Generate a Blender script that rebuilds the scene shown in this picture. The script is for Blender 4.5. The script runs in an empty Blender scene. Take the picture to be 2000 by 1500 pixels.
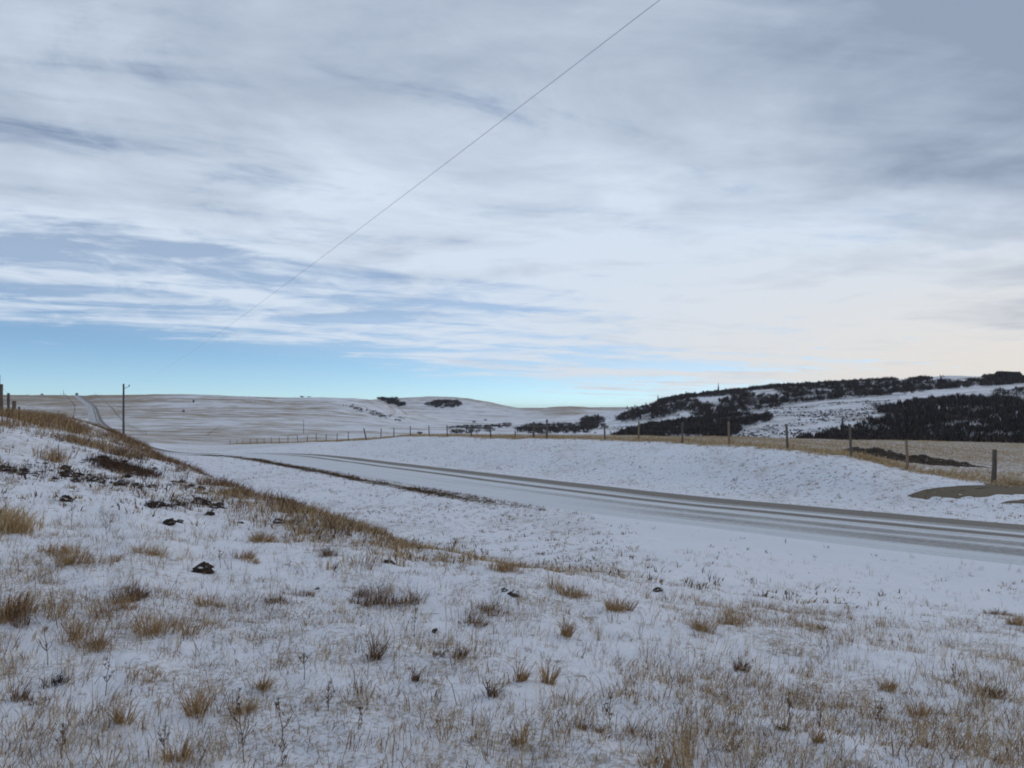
import bpy, math, random
import numpy as np

# ------------------------------------------------------------------ camera, world, sun, exposure
scene = bpy.context.scene
EYE = 1.65                    # camera height above the bank it stands on
FPX, UC, VH = 1600.0, 1000.0, 800.0   # focal length, centre column and horizon row of the 2000 px wide photograph

cam_d = bpy.data.cameras.new('camera')
cam = bpy.data.objects.new('camera', cam_d)
scene.collection.objects.link(cam)
cam.location = (0, 0, EYE)
cam.rotation_euler = (math.radians(90), 0, 0)
cam_d.sensor_width = 36.0
cam_d.lens = 36.0 * FPX / 2000.0
cam_d.shift_y = 0.025
cam_d.clip_start = 0.05
cam_d.clip_end = 30000
scene.camera = cam

SUN_AZ, SUN_EL = math.radians(58), math.radians(27)     # azimuth from +Y towards +X

scene.view_settings.view_transform = 'Standard'
scene.view_settings.look = 'None'
scene.view_settings.exposure = 0.0
scene.view_settings.gamma = 1.0
scene.view_settings.use_curve_mapping = False
scene.render.engine = 'CYCLES'
scene.cycles.use_denoising = True
scene.cycles.filter_width = 1.9
scene.cycles.max_bounces = 5
scene.cycles.diffuse_bounces = 3
scene.cycles.use_adaptive_sampling = True


class NT:
    """small node-tree helper"""
    def __init__(self, tree):
        self.t = tree
        tree.nodes.clear()
    def n(self, kind, **kw):
        nd = self.t.nodes.new(kind)
        for k, v in kw.items():
            setattr(nd, k, v)
        return nd
    def link(self, a, b):
        self.t.links.new(a, b)
    def _in(self, sock, v):
        if isinstance(v, bpy.types.NodeSocket):
            self.link(v, sock)
        else:
            sock.default_value = v
    def math(self, op, a, b=None, c=None, clamp=False):
        nd = self.n('ShaderNodeMath', operation=op)
        nd.use_clamp = clamp
        self._in(nd.inputs[0], a)
        if b is not None: self._in(nd.inputs[1], b)
        if c is not None: self._in(nd.inputs[2], c)
        return nd.outputs[0]
    def smooth(self, v, lo, hi, o0=0.0, o1=1.0):
        nd = self.n('ShaderNodeMapRange', interpolation_type='SMOOTHSTEP')
        self._in(nd.inputs['Value'], v)
        self._in(nd.inputs['From Min'], lo); self._in(nd.inputs['From Max'], hi)
        self._in(nd.inputs['To Min'], o0); self._in(nd.inputs['To Max'], o1)
        return nd.outputs[0]
    def mix(self, f, a, b):
        nd = self.n('ShaderNodeMix', data_type='RGBA')
        self._in(nd.inputs[0], f)
        self._in(nd.inputs[6], a if isinstance(a, bpy.types.NodeSocket) else (*a, 1))
        self._in(nd.inputs[7], b if isinstance(b, bpy.types.NodeSocket) else (*b, 1))
        return nd.outputs[2]
    def noise(self, vec, scale, detail=4, rough=0.55, dist=0.0):
        nd = self.n('ShaderNodeTexNoise')
        if vec is not None: self.link(vec, nd.inputs['Vector'])
        nd.inputs['Scale'].default_value = scale
        nd.inputs['Detail'].default_value = detail
        nd.inputs['Roughness'].default_value = rough
        nd.inputs['Distortion'].default_value = dist
        return nd.outputs[0]
    def vscale(self, vec, s, off=(0, 0, 0)):
        nd = self.n('ShaderNodeVectorMath', operation='MULTIPLY_ADD')
        self.link(vec, nd.inputs[0])
        nd.inputs[1].default_value = s
        nd.inputs[2].default_value = off
        return nd.outputs[0]
    def comb(self, x, y, z=0.0):
        nd = self.n('ShaderNodeCombineXYZ')
        self._in(nd.inputs[0], x); self._in(nd.inputs[1], y); self._in(nd.inputs[2], z)
        return nd.outputs[0]
    def sep(self, v):
        nd = self.n('ShaderNodeSeparateXYZ')
        self.link(v, nd.inputs[0])
        return nd.outputs


def build_world():
    w = bpy.data.worlds.new('World')
    scene.world = w
    w.use_nodes = True
    g = NT(w.node_tree)
    co = g.n('ShaderNodeTexCoord').outputs['Generated']
    x, y, z = g.sep(co)
    horiz = g.math('SQRT', g.math('ADD', g.math('MULTIPLY', x, x), g.math('MULTIPLY', y, y)))
    horiz = g.math('MAXIMUM', horiz, 0.0005)
    te = g.math('MAXIMUM', g.math('DIVIDE', z, horiz), 0.0)          # tan of elevation
    den = g.math('ADD', te, 0.06)
    px = g.math('DIVIDE', g.math('DIVIDE', x, horiz), den)            # point on the cloud sheet
    py = g.math('DIVIDE', g.math('DIVIDE', y, horiz), den)
    P = g.comb(px, py, 0.0)
    # distance across the cloud sheet towards its ragged edge (clear sky beyond)
    e = g.math('ADD', g.math('MULTIPLY', px, -0.83), g.math('MULTIPLY', py, 0.556))
    # coordinates along / across the streaks
    al = g.math('ADD', g.math('MULTIPLY', px, 0.92), g.math('MULTIPLY', py, 0.38))
    ac = g.math('ADD', g.math('MULTIPLY', px, -0.38), g.math('MULTIPLY', py, 0.92))
    S = g.comb(g.math('MULTIPLY', al, 0.36), ac, 2.3)
    n_big = g.noise(P, 0.33, 4, 0.5, 0.3)
    n_str = g.noise(S, 1.25, 8, 0.60, 0.7)
    n_fine = g.noise(g.vscale(P, (1, 1, 1), (5, 2, 1)), 2.4, 7, 0.62, 0.6)
    n = g.math('ADD', g.math('MULTIPLY', n_str, 0.66), g.math('MULTIPLY', n_fine, 0.34))
    # coverage: solid deck overhead, thinning towards the edge
    thin = g.smooth(e, 0.4, 4.4, -0.155, 0.03)
    edge = g.smooth(g.math('ADD', e, g.math('MULTIPLY_ADD', n_big, 2.4, -1.2)), 5.0, 7.8, 0.0, 0.32)
    thr = g.math('ADD', g.math('ADD', thin, edge), 0.47)
    cover = g.smooth(g.math('SUBTRACT', n, thr), -0.13, 0.11)
    veil = g.smooth(e, 6.6, 4.0, 0.0, 0.40)                           # thin veil in the gaps of the sheet
    cover = g.math('MAXIMUM', cover, veil)
    # cloud brightness
    b1 = g.noise(P, 0.62, 5, 0.55, 0.5)
    b2 = g.noise(g.vscale(S, (1, 1, 1), (3.1, 7.7, 4.0)), 1.1, 7, 0.6, 0.6)
    b3 = g.noise(g.vscale(P, (1, 1, 1), (9, 4, 2)), 1.7, 6, 0.58, 0.5)
    far = g.smooth(g.math('SQRT', g.math('ADD', g.math('MULTIPLY', px, px), g.math('MULTIPLY', py, py))), 1.3, 4.4)
    bank = g.smooth(g.math('ADD', e, g.math('MULTIPLY_ADD', b1, 1.6, -0.8)), -0.25, 1.15, 1.0, 0.0)   # thick bank of cloud
    bank = g.math('MULTIPLY', bank, g.smooth(g.math('ADD', py, g.math('MULTIPLY_ADD', b2, 3.0, -1.5)), 6.6, 4.2))
    lum = g.math('ADD', g.math('MULTIPLY', far, 0.66), g.math('MULTIPLY_ADD', b1, 0.8, -0.03))
    lum = g.math('ADD', lum, g.math('MULTIPLY_ADD', b2, 1.15, -0.55))
    lum = g.math('ADD', lum, g.math('MULTIPLY_ADD', b3, 1.1, -0.55))
    lum = g.math('SUBTRACT', lum, g.math('MULTIPLY', bank, 0.66), clamp=True)
    cl = g.mix(lum, (3.0, 3.65, 4.85), (6.65, 7.6, 8.85))
    # warm glow of the hidden sun low on its side
    sd = (math.sin(SUN_AZ), math.cos(SUN_AZ))
    side = g.math('DIVIDE', g.math('ADD', g.math('MULTIPLY', x, sd[0]), g.math('MULTIPLY', y, sd[1])), horiz)
    warm = g.math('MULTIPLY', g.smooth(side, 0.42, 1.0), g.smooth(te, 0.24, 0.0))
    cl = g.mix(g.math('MULTIPLY', warm, g.math('MULTIPLY_ADD', lum, 0.75, 0.28)), cl, (8.3, 7.7, 6.95))
    sky = g.n('ShaderNodeTexSky', sky_type='NISHITA')
    sky.sun_disc = False
    sky.sun_elevation = SUN_EL
    sky.sun_rotation = SUN_AZ
    sky.altitude = 2500
    sky.air_density = 0.6
    sky.dust_density = 0.0
    sky.ozone_density = 1.0
    clear = g.n('ShaderNodeVectorMath', operation='MULTIPLY')      # the photograph's cool white balance
    g.link(sky.outputs[0], clear.inputs[0]); clear.inputs[1].default_value = (1.08, 1.22, 1.22)
    col = g.mix(cover, clear.outputs[0], cl)
    bg = g.n('ShaderNodeBackground')
    g.link(col, bg.inputs[0])
    bg.inputs[1].default_value = 0.1
    out = g.n('ShaderNodeOutputWorld')
    g.link(bg.outputs[0], out.inputs[0])
build_world()

sun_d = bpy.data.lights.new('sun', 'SUN')
sun_d.energy = 0.6
sun_d.angle = math.radians(14)
sun_d.color = (1.0, 0.93, 0.84)
sun = bpy.data.objects.new('sun', sun_d)
scene.collection.objects.link(sun)
sun.rotation_euler = (math.radians(90) - SUN_EL, 0, math.pi - SUN_AZ)

# ------------------------------------------------------------------ helpers
COL = scene.collection.objects
rng = np.random.default_rng(11)
random.seed(5)


def tag(o, label=None, cat=None, group=None, kind=None):
    if label: o['label'] = label
    if cat: o['category'] = cat
    if group: o['group'] = group
    if kind: o['kind'] = kind
    return o


def empty(name, loc=(0, 0, 0), rz=0.0):
    o = bpy.data.objects.new(name, None)
    o.empty_display_size = 0.2
    o.location = loc
    o.rotation_euler = (0, 0, rz)
    COL.link(o)
    return o


def np_mesh(name, verts, faces, mat, cols=None, smooth=False, uv=None):
    """verts (N,3); faces (M,3) or (M,4); cols (N,3) point colours"""
    me = bpy.data.meshes.new(name)
    verts = np.ascontiguousarray(verts, dtype=np.float32)
    faces = np.ascontiguousarray(faces, dtype=np.int32)
    m, k = faces.shape
    me.vertices.add(len(verts)); me.vertices.foreach_set('co', verts.ravel())
    me.loops.add(m * k); me.loops.foreach_set('vertex_index', faces.ravel())
    me.polygons.add(m); me.polygons.foreach_set('loop_start', np.arange(0, m * k, k, dtype=np.int32))
    if smooth:
        me.polygons.foreach_set('use_smooth', np.ones(m, dtype=bool))
    if cols is not None:
        a = me.attributes.new('tint', 'FLOAT_COLOR', 'POINT')
        c4 = np.ones((len(verts), 4), dtype=np.float32); c4[:, :3] = cols
        a.data.foreach_set('color', c4.ravel())
    me.update(calc_edges=True)
    if mat: me.materials.append(mat)
    return me


def obj(name, me, parent=None, loc=None):
    o = bpy.data.objects.new(name, me)
    COL.link(o)
    if parent is not None: o.parent = parent
    if loc is not None: o.location = loc
    return o


class MB:
    """collects tubes and boxes for one mesh"""
    def __init__(self):
        self.v, self.f = [], []
    def tube(self, pts, radii, sides=6, cap=True):
        pts = [np.array(p, float) for p in pts]
        if np.isscalar(radii): radii = [radii] * len(pts)
        base = len(self.v)
        for i, p in enumerate(pts):
            d = pts[min(i + 1, len(pts) - 1)] - pts[max(i - 1, 0)]
            d = d / (np.linalg.norm(d) + 1e-9)
            a = np.cross(d, (0, 0, 1.0)) if abs(d[2]) < 0.9 else np.cross(d, (0, 1.0, 0))
            a /= np.linalg.norm(a); b = np.cross(d, a)
            for s in range(sides):
                t = 2 * math.pi * s / sides
                self.v.append(tuple(p + radii[i] * (math.cos(t) * a + math.sin(t) * b)))
        for i in range(len(pts) - 1):
            for s in range(sides):
                s2 = (s + 1) % sides
                self.f.append((base + i * sides + s, base + i * sides + s2, base + (i + 1) * sides + s2, base + (i + 1) * sides + s))
        if cap:
            self.f.append(tuple(base + s for s in range(sides)))
            e = base + (len(pts) - 1) * sides
            self.f.append(tuple(e + s for s in reversed(range(sides))))
        return self
    def mesh(self, name, mat, smooth=False):
        me = bpy.data.meshes.new(name)
        me.from_pydata(self.v, [], self.f)
        if smooth:
            for p in me.polygons: p.use_smooth = True
        me.materials.append(mat)
        return me


# value noise -----------------------------------------------------
_perm = np.random.default_rng(3).random((256, 256)).astype(np.float64)
def vnoise(x, y):
    xi = np.floor(x).astype(np.int64); yi = np.floor(y).astype(np.int64)
    fx = x - xi; fy = y - yi
    fx = fx * fx * (3 - 2 * fx); fy = fy * fy * (3 - 2 * fy)
    def g(a, b): return _perm[a & 255, b & 255]
    return ((g(xi, yi) * (1 - fx) + g(xi + 1, yi) * fx) * (1 - fy)
            + (g(xi, yi + 1) * (1 - fx) + g(xi + 1, yi + 1) * fx) * fy)
def fbm(x, y, o=4):
    s = 0.0; a = 0.5; t = 0.0
    for i in range(o):
        s = s + a * vnoise(x * 2 ** i + 17.3 * i, y * 2 ** i + 9.1 * i); t += a; a *= 0.5
    return s / t
def sstep(x, a, b):
    t = np.clip((x - a) / (b - a), 0, 1)
    return t * t * (3 - 2 * t)

# ------------------------------------------------------------------ the lie of the land
# Each line of the land (bank crest, ditch, road edges, fence line, valley, hill crests) by bearing:
# (bearing column, depth in metres, height relative to the eye)
LINES = [
    [(-907, .8, -1.62), (2907, .8, -1.66)],
    [(-907, 4, -1.45), (0, 4, -1.6), (500, 4, -1.65), (1000, 4, -1.65), (2000, 4, -1.75), (2907, 4, -1.9)],
    [(-907, 14, -.6), (0, 15, -1.0), (130, 16, -1.15), (240, 16, -1.3), (300, 14, -1.45), (400, 11.5, -1.6), (500, 9.5, -1.65),
     (600, 8.5, -1.68), (800, 7, -1.7), (1000, 6.3, -1.7), (1400, 6, -1.85), (2000, 6, -2.0), (2907, 5, -2.1)],
    [(-907, 40, .8), (0, 26, -.2), (60, 31, -.24), (130, 42, -.34), (190, 40, -.83), (240, 36, -1.26), (300, 28, -1.49), (400, 21, -1.71),
     (500, 17, -1.75), (600, 14.5, -1.81), (800, 11, -1.86), (1000, 9, -1.8), (1200, 9, -2.0), (1400, 8.5, -2.1), (2000, 8.5, -2.3), (2907, 7, -2.4)],
    [(-907, 60, 0), (0, 46, -1.3), (60, 52, -1.7), (130, 64, -3.0), (190, 62, -3.8), (240, 55, -4.2), (300, 40, -3.9), (400, 29, -3.7), (500, 24, -3.6), (600, 21.5, -3.6),
     (800, 17.5, -3.4), (1000, 16, -3.1), (1200, 17, -3.1), (1400, 17, -3.2), (1700, 15, -3.3), (2000, 14.5, -3.4), (2907, 11, -3.3)],
    [(-907, 80, -1), (0, 105, -4), (130, 100, -5), (240, 95, -5.2), (300, 92, -5), (380, 88, -4.8), (500, 76.5, -4.5), (600, 60.7, -4.2),
     (800, 42.5, -3.95), (1100, 30, -3.75), (1400, 25, -3.65), (1700, 21, -3.6), (2000, 18.6, -3.6), (2907, 13.5, -3.5)],
    [(-907, 100, -2), (0, 125, -4.8), (130, 122, -5.9), (240, 115, -6), (300, 110, -5.9), (400, 101, -5.3), (500, 95, -5), (600, 86.7, -4.7),
     (800, 62.7, -4.1), (1000, 48, -3.8), (1250, 38.5, -3.7), (1500, 33, -3.6), (2000, 25, -3.5), (2907, 17, -3.4)],
    [(-907, 140, -4), (0, 170, -6), (130, 180, -7), (240, 200, -8.2), (300, 215, -9), (430, 240, -10.3), (500, 190, -8), (598, 152, -6),
     (715, 117, -4.3), (800, 104, -3.4), (873, 90, -2.9), (1042, 70, -2.5), (1247, 56, -2.15), (1424, 46, -2.0), (1538, 41, -2.0),
     (1665, 37, -2.1), (1772, 36, -2.65), (1941, 33, -2.95), (2100, 32, -3.1), (2907, 26, -3.2)],
    [(-907, 200, -5), (0, 220, -7), (240, 250, -9), (430, 270, -10.6), (500, 230, -9.3), (598, 190, -7.7), (715, 150, -5.6), (873, 115, -3.5),
     (1000, 105, -3.2), (1180, 95, -3.0), (1400, 90, -3.0), (1600, 88, -3.2), (1800, 88, -3.45), (2000, 90, -3.8), (2907, 90, -4)],
    [(-907, 280, -6), (0, 290, -8), (240, 300, -9), (500, 290, -10), (715, 280, -10.5), (900, 300, -10.5), (1180, 260, -10.5), (1400, 230, -9.8),
     (1700, 210, -9), (2000, 200, -9), (2907, 180, -8)],
    [(-907, 380, -5), (0, 390, -5.5), (240, 400, -5.5), (500, 400, -6.5), (715, 430, -8), (850, 480, -10.5), (1000, 500, -11.5), (1180, 450, -11),
     (1300, 360, -9), (1400, 330, -6.5), (1538, 320, -5), (1700, 310, -3), (2000, 300, -.5), (2907, 300, 2)],
    [(-907, 530, 2), (0, 540, 2), (240, 550, 1.5), (500, 550, 0), (650, 560, -1.5), (740, 600, -4), (800, 650, -8), (900, 700, -11.5), (1000, 700, -12),
     (1150, 650, -10), (1230, 560, -4.5), (1300, 500, -1.5), (1400, 470, .3), (1538, 470, 3.5), (1700, 480, 8.5), (1850, 500, 13.5), (2000, 520, 17.5), (2907, 520, 22)],
    [(-907, 720, 12), (0, 720, 12.6), (240, 700, 12.2), (390, 700, 13), (460, 700, 11.4), (560, 700, 10), (650, 700, 10.3), (700, 720, 9.9), (740, 740, 8.3),
     (780, 760, 1), (820, 800, -7), (900, 850, -11), (1000, 850, -11), (1150, 800, -7), (1200, 760, -1.5), (1260, 720, 4), (1340, 700, 11.5), (1400, 700, 14),
     (1500, 700, 19), (1650, 720, 23.5), (1750, 740, 25.5), (1850, 760, 30.5), (1930, 760, 29), (2000, 760, 27), (2907, 800, 30)],
    [(-907, 1000, 8), (600, 1000, 7), (740, 1000, -2), (850, 1000, -8), (1000, 1000, -9), (1200, 1000, -4), (1400, 1000, 8), (2000, 1000, 18), (2907, 1000, 18)],
    [(-907, 1350, 5), (600, 1350, 5), (700, 1350, 14), (740, 1350, 17.5), (800, 1350, 20.5), (850, 1350, 21.2), (900, 1350, 20.2), (950, 1350, 13.5),
     (1000, 1350, 3.5), (1040, 1350, 0), (1065, 1350, 3.4), (1110, 1350, 5.6), (1155, 1350, 3.6), (1205, 1350, 0), (1300, 1350, 0), (2000, 1350, 5), (2907, 1350, 5)],
    [(-907, 2000, -10), (2907, 2000, -10)],
    [(-907, 6000, 15), (1000, 6000, 12), (1100, 6000, 13), (1180, 6000, 17), (1300, 6000, 17), (2907, 6000, 15)],
    [(-907, 9000, -25), (2907, 9000, -25)],
]
UG = np.arange(-907.0, 2908.0, 4.0)
def _gsm(a, sig):
    r = int(sig * 3); k = np.exp(-0.5 * (np.arange(-r, r + 1) / sig) ** 2); k /= k.sum()
    return np.convolve(np.pad(a, r, mode='edge'), k, mode='valid')
LY, LZ = [], []
for ln in LINES:
    us = np.array([p[0] for p in ln], float)
    LY.append(_gsm(np.interp(UG, us, np.log([p[1] for p in ln])), 4.0))
    LZ.append(_gsm(np.interp(UG, us, [p[2] for p in ln]), 4.0))
LY = np.array(LY); LZ = np.array(LZ)
H = LY[1:] - LY[:-1]; D = (LZ[1:] - LZ[:-1]) / H
LT = np.zeros_like(LZ)                                    # monotone cubic tangents
w1 = 2 * H[1:] + H[:-1]; w2 = H[1:] + 2 * H[:-1]
same = D[:-1] * D[1:] > 0
with np.errstate(divide='ignore', invalid='ignore'):
    hm = (w1 + w2) / (w1 / D[:-1] + w2 / D[1:])
LT[1:-1] = np.where(same, hm, 0)
LT[0] = D[0]; LT[-1] = D[-1]


def land(X, Y):
    """broad shape of the land, height relative to the eye"""
    X = np.asarray(X, float); Y = np.asarray(Y, float)
    shp = np.broadcast(X, Y).shape
    X = np.broadcast_to(X, shp).ravel(); Y = np.broadcast_to(Y, shp).ravel()
    th = np.arctan2(X, Y); r = np.hypot(X, Y)
    lim = math.atan(1907 / 1600.0)
    def prof(thc):
        u = UC + FPX * np.tan(thc)
        ly = np.log(np.maximum(r * np.cos(thc), 0.8001))
        fi = np.clip((u - UG[0]) / 4.0, 0, len(UG) - 1.001); i = fi.astype(int); f = fi - i
        yk = LY[:, i] * (1 - f) + LY[:, i + 1] * f
        zk = LZ[:, i] * (1 - f) + LZ[:, i + 1] * f
        tk = LT[:, i] * (1 - f) + LT[:, i + 1] * f
        seg = np.clip((ly[None, :] >= yk).sum(0) - 1, 0, len(LINES) - 2)
        j = np.arange(len(ly))
        h = yk[seg + 1, j] - yk[seg, j]
        t = np.clip((ly - yk[seg, j]) / h, 0, 1)
        t2, t3 = t * t, t * t * t
        return ((2 * t3 - 3 * t2 + 1) * zk[seg, j] + (t3 - 2 * t2 + t) * h * tk[seg, j]
                + (-2 * t3 + 3 * t2) * zk[seg + 1, j] + (t3 - t2) * h * tk[seg + 1, j])
    z = prof(np.clip(th, -lim, lim))
    back = np.abs(th) > 2.2
    if back.any():
        w = sstep(np.abs(th), 2.2, math.pi) * 0.5
        zl = prof(np.full_like(th, -lim)); zr = prof(np.full_like(th, lim))
        other = np.where(th > 0, zl, zr)
        z = z * (1 - w) + other * w
    return z.reshape(shp)


# road centre line ------------------------------------------------
RP = np.array([(60, -22, -3.2), (45, -7, -3.3), (32, 4.6, -3.35), (22.5, 13.2, -3.42), (14.4, 20.9, -3.5), (9.2, 27.0, -3.58), (4.6, 33.0, -3.68), (-2.1, 44.3, -3.85),
               (-12.0, 62.5, -4.2), (-20.7, 78.3, -4.5), (-29, 91, -4.95), (-42, 108, -5.9), (-70, 158, -8.0), (-107, 228, -9.2), (-147, 300, -8.6),
               (-195, 385, -5.9), (-232, 455, -2.6), (-285, 555, 2.2), (-330, 630, 7.6), (-372, 700, 12.0), (-400, 745, 12.2), (-460, 850, 10.0)], float)
def catmull(P, per=30):
    out = []
    Q = np.vstack([2 * P[0] - P[1], P, 2 * P[-1] - P[-2]])
    for i in range(1, len(Q) - 2):
        t = np.linspace(0, 1, per, endpoint=False)[:, None]
        a, b, c, d = Q[i - 1], Q[i], Q[i + 1], Q[i + 2]
        out.append(0.5 * (2 * b + (c - a) * t + (2 * a - 5 * b + 4 * c - d) * t ** 2 + (3 * b - a - 3 * c + d) * t ** 3))
    out.append(P[-1:])
    return np.vstack(out)
RC = catmull(RP)
RT = np.gradient(RC[:, :2], axis=0); RT /= np.linalg.norm(RT, axis=1)[:, None]
RN = np.stack([RT[:, 1], -RT[:, 0]], 1)                     # to the far (right-hand) side
RS = np.concatenate([[0], np.cumsum(np.linalg.norm(np.diff(RC[:, :2], axis=0), axis=1))])


def road_dist(X, Y):
    """signed distance from the centre line, road height and arc length (only near the road)"""
    X = np.asarray(X, float).ravel(); Y = np.asarray(Y, float).ravel()
    d = np.full(X.shape, 99.0); zr = np.zeros(X.shape); s = np.zeros(X.shape)
    bi = np.full(X.shape, 1e9); idx = np.zeros(X.shape, int)
    for c in range(0, len(X), 20000):
        sl = slice(c, c + 20000)
        dd = (X[sl, None] - RC[None, ::2, 0]) ** 2 + (Y[sl, None] - RC[None, ::2, 1]) ** 2
        k = dd.argmin(1)
        idx[sl] = k * 2; bi[sl] = dd[np.arange(len(k)), k]
    dx = X - RC[idx, 0]; dy = Y - RC[idx, 1]
    al = dx * RT[idx, 0] + dy * RT[idx, 1]
    d = dx * RN[idx, 0] + dy * RN[idx, 1]
    d = np.where(np.abs(al) > 12, 99.0 * np.sign(d + 1e-9), d)
    s = RS[idx] + al
    zr = np.interp(s, RS, RC[:, 2])
    return d, zr, s


def relief(X, Y):
    r = np.hypot(X, Y)
    z = (fbm(X * 0.22, Y * 0.22, 3) - .5) * 0.22 * sstep(r, 3, 12) * (1 - 0.0 * r)
    z = z + (fbm(X * 0.8 + 40, Y * 0.8, 3) - .5) * 0.12 * (1 - sstep(r, 60, 120))
    z = z + (fbm(X * 3.1 + 4, Y * 3.1 + 8, 3) - .5) * 0.065 * (1 - sstep(r, 22, 40))
    z = z + (fbm(X * 9 + 14, Y * 9 + 3, 2) - .5) * 0.022 * (1 - sstep(r, 12, 20))
    z = z + (fbm(X * 0.03, Y * 0.03 + 5, 3) - .5) * 2.2 * sstep(r, 180, 420)
    return z


def ground_full(X, Y):
    """height of the ground (world z) and road distance data"""
    X = np.asarray(X, float); Y = np.asarray(Y, float); shp = np.broadcast(X, Y).shape
    X = np.broadcast_to(X, shp).ravel(); Y = np.broadcast_to(Y, shp).ravel()
    d, zr, s = road_dist(X, Y)
    z = land(X, Y)
    a = np.abs(d)
    w = 1 - sstep(a, 3.9, 9.0)
    z = z * (1 - w) + zr * w
    z = z + relief(X, Y) * sstep(a, 3.4, 7.0)
    z = z - 0.05 * (1 - sstep(a, 3.0, 4.2))
    return (z + EYE).reshape(shp), d.reshape(shp), s.reshape(shp)
def G(X, Y):
    return ground_full(X, Y)[0]
def g1(x, y):
    return float(G(np.array([x]), np.array([y]))[0])
def proj(X, Y, Z):
    return UC + FPX * X / Y, VH - FPX * (Z - EYE) / Y

_HY = np.exp(np.linspace(math.log(2.2), math.log(1600), 2600))
def hit(u, v, ymin=0):
    """first ground point seen along a bearing and dip"""
    q = (u - UC) / FPX
    z = G(q * _HY, _HY)
    vv = VH - FPX * (z - EYE) / _HY
    m = (vv <= v) & (_HY > ymin)
    i = int(np.argmax(m)) if m.any() else len(_HY) - 1
    return q * _HY[i], _HY[i], z[i]


def in_poly(u, v, poly):
    inside = np.zeros(u.shape, bool); n = len(poly)
    for i in range(n):
        x1, y1 = poly[i]; x2, y2 = poly[(i + 1) % n]
        if y1 == y2: continue
        c = ((y1 > v) != (y2 > v)) & (u < (x2 - x1) * (v - y1) / (y2 - y1) + x1)
        inside ^= c
    return inside

# patches of brush and thicket on the valley sides: (outline by bearing and dip, depth range)
BRUSH = {
    'low': ([(1556, 866), (1640, 846), (1735, 815), (1712, 806), (1735, 794), (1790, 785), (1880, 780), (1960, 783), (2060, 786), (2300, 790), (2300, 885), (1556, 872)], (150, 470)),
    'mid': ([(1190, 856), (1270, 832), (1400, 813), (1500, 813), (1512, 820), (1455, 842), (1420, 856)], (190, 470)),
    'ridge': ([(1200, 822), (1225, 806), (1262, 798), (1290, 785), (1340, 774), (1500, 757), (1660, 747), (1850, 737), (1885, 746), (1905, 742), (1935, 737), (2010, 738), (2300, 740),
               (2300, 750), (2000, 750), (1900, 756), (1700, 776), (1560, 789), (1480, 805), (1420, 812), (1320, 815), (1290, 818), (1210, 824)], (330, 775)),
    'side': ([(1930, 772), (1950, 763), (2010, 760), (2300, 760), (2300, 783), (1940, 783)], (350, 560)),
}
GAPS = [[(1365, 780), (1400, 774), (1425, 775), (1395, 790), (1360, 790)], [(1462, 763), (1518, 760), (1525, 772), (1470, 774)], [(1318, 806), (1365, 806), (1345, 814), (1322, 813)],
        [(1750, 742), (1775, 740), (1770, 748), (1745, 748)], [(1795, 738), (1890, 737), (1880, 748), (1830, 744)]]

def brush_mask(X, Y, Z):
    with np.errstate(divide='ignore', invalid='ignore'):
        u, v = proj(X, np.maximum(Y, 1.0), Z)
    u = u + (fbm(X * .06, Y * .06, 3) - .5) * 26; v = v + (fbm(X * .06 + 9, Y * .06 + 5, 3) - .5) * 9
    m = np.zeros(X.shape, bool)
    for poly, (a, b) in BRUSH.values():
        m |= in_poly(u, v, poly) & (Y > a) & (Y < b)
    for gp in GAPS:
        m &= ~in_poly(u, v, gp)
    return m

# fence line beyond the road
FENCE = np.array([(19.9, 31.8), (19.4, 33), (17.4, 36), (15.4, 37.2), (13.8, 41), (12.2, 46), (10.6, 51), (8.65, 56), (6.9, 61), (2.9, 68), (1.84, 70), (.27, 73), (-2.0, 77), (-4.05, 82), (-7.1, 90),
                  (-9.9, 98), (-12.9, 104), (-15.7, 109), (-18.1, 113), (-20.8, 117), (-24.8, 124), (-28, 131), (-31.3, 138), (-34.6, 145), (-38, 152),
                  (-41.6, 159), (-45.4, 166), (-49.3, 173.5), (-53.2, 181), (-57.2, 189), (-61.3, 197), (-65.5, 205), (-70, 213), (-74.5, 222), (-79.5, 231)], float)
def fence_dist(X, Y):
    """signed distance from the fence, positive on the field side"""
    best = np.full(X.shape, 1e9); sg = np.zeros(X.shape)
    for i in range(len(FENCE) - 1):
        a, b = FENCE[i], FENCE[i + 1]; t = b - a; L = np.hypot(*t); t = t / L
        al = np.clip((X - a[0]) * t[0] + (Y - a[1]) * t[1], 0, L)
        dx = X - a[0] - al * t[0]; dy = Y - a[1] - al * t[1]
        dd = np.hypot(dx, dy); s = np.sign(dx * t[1] - dy * t[0])
        m = dd < best
        best = np.where(m, dd, best); sg = np.where(m, s, sg)
    return best * sg

# crest of the near bank, in plan
CREST = np.array([(4.5, 8.6), (1.8, 8.7), (0, 9), (-1.4, 11), (-3.6, 14.5), (-5.3, 17), (-7.9, 21), (-12.25, 28), (-17.1, 36), (-20.3, 40), (-23.5, 43), (-26.5, 45)], float)
def crest_dist(X, Y):
    best = np.full(X.shape, 1e9)
    for i in range(len(CREST) - 1):
        a, b = CREST[i], CREST[i + 1]; t = b - a; L = np.hypot(*t); t = t / L
        al = np.clip((X - a[0]) * t[0] + (Y - a[1]) * t[1], 0, L)
        best = np.minimum(best, np.hypot(X - a[0] - al * t[0], Y - a[1] - al * t[1]))
    return best

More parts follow.
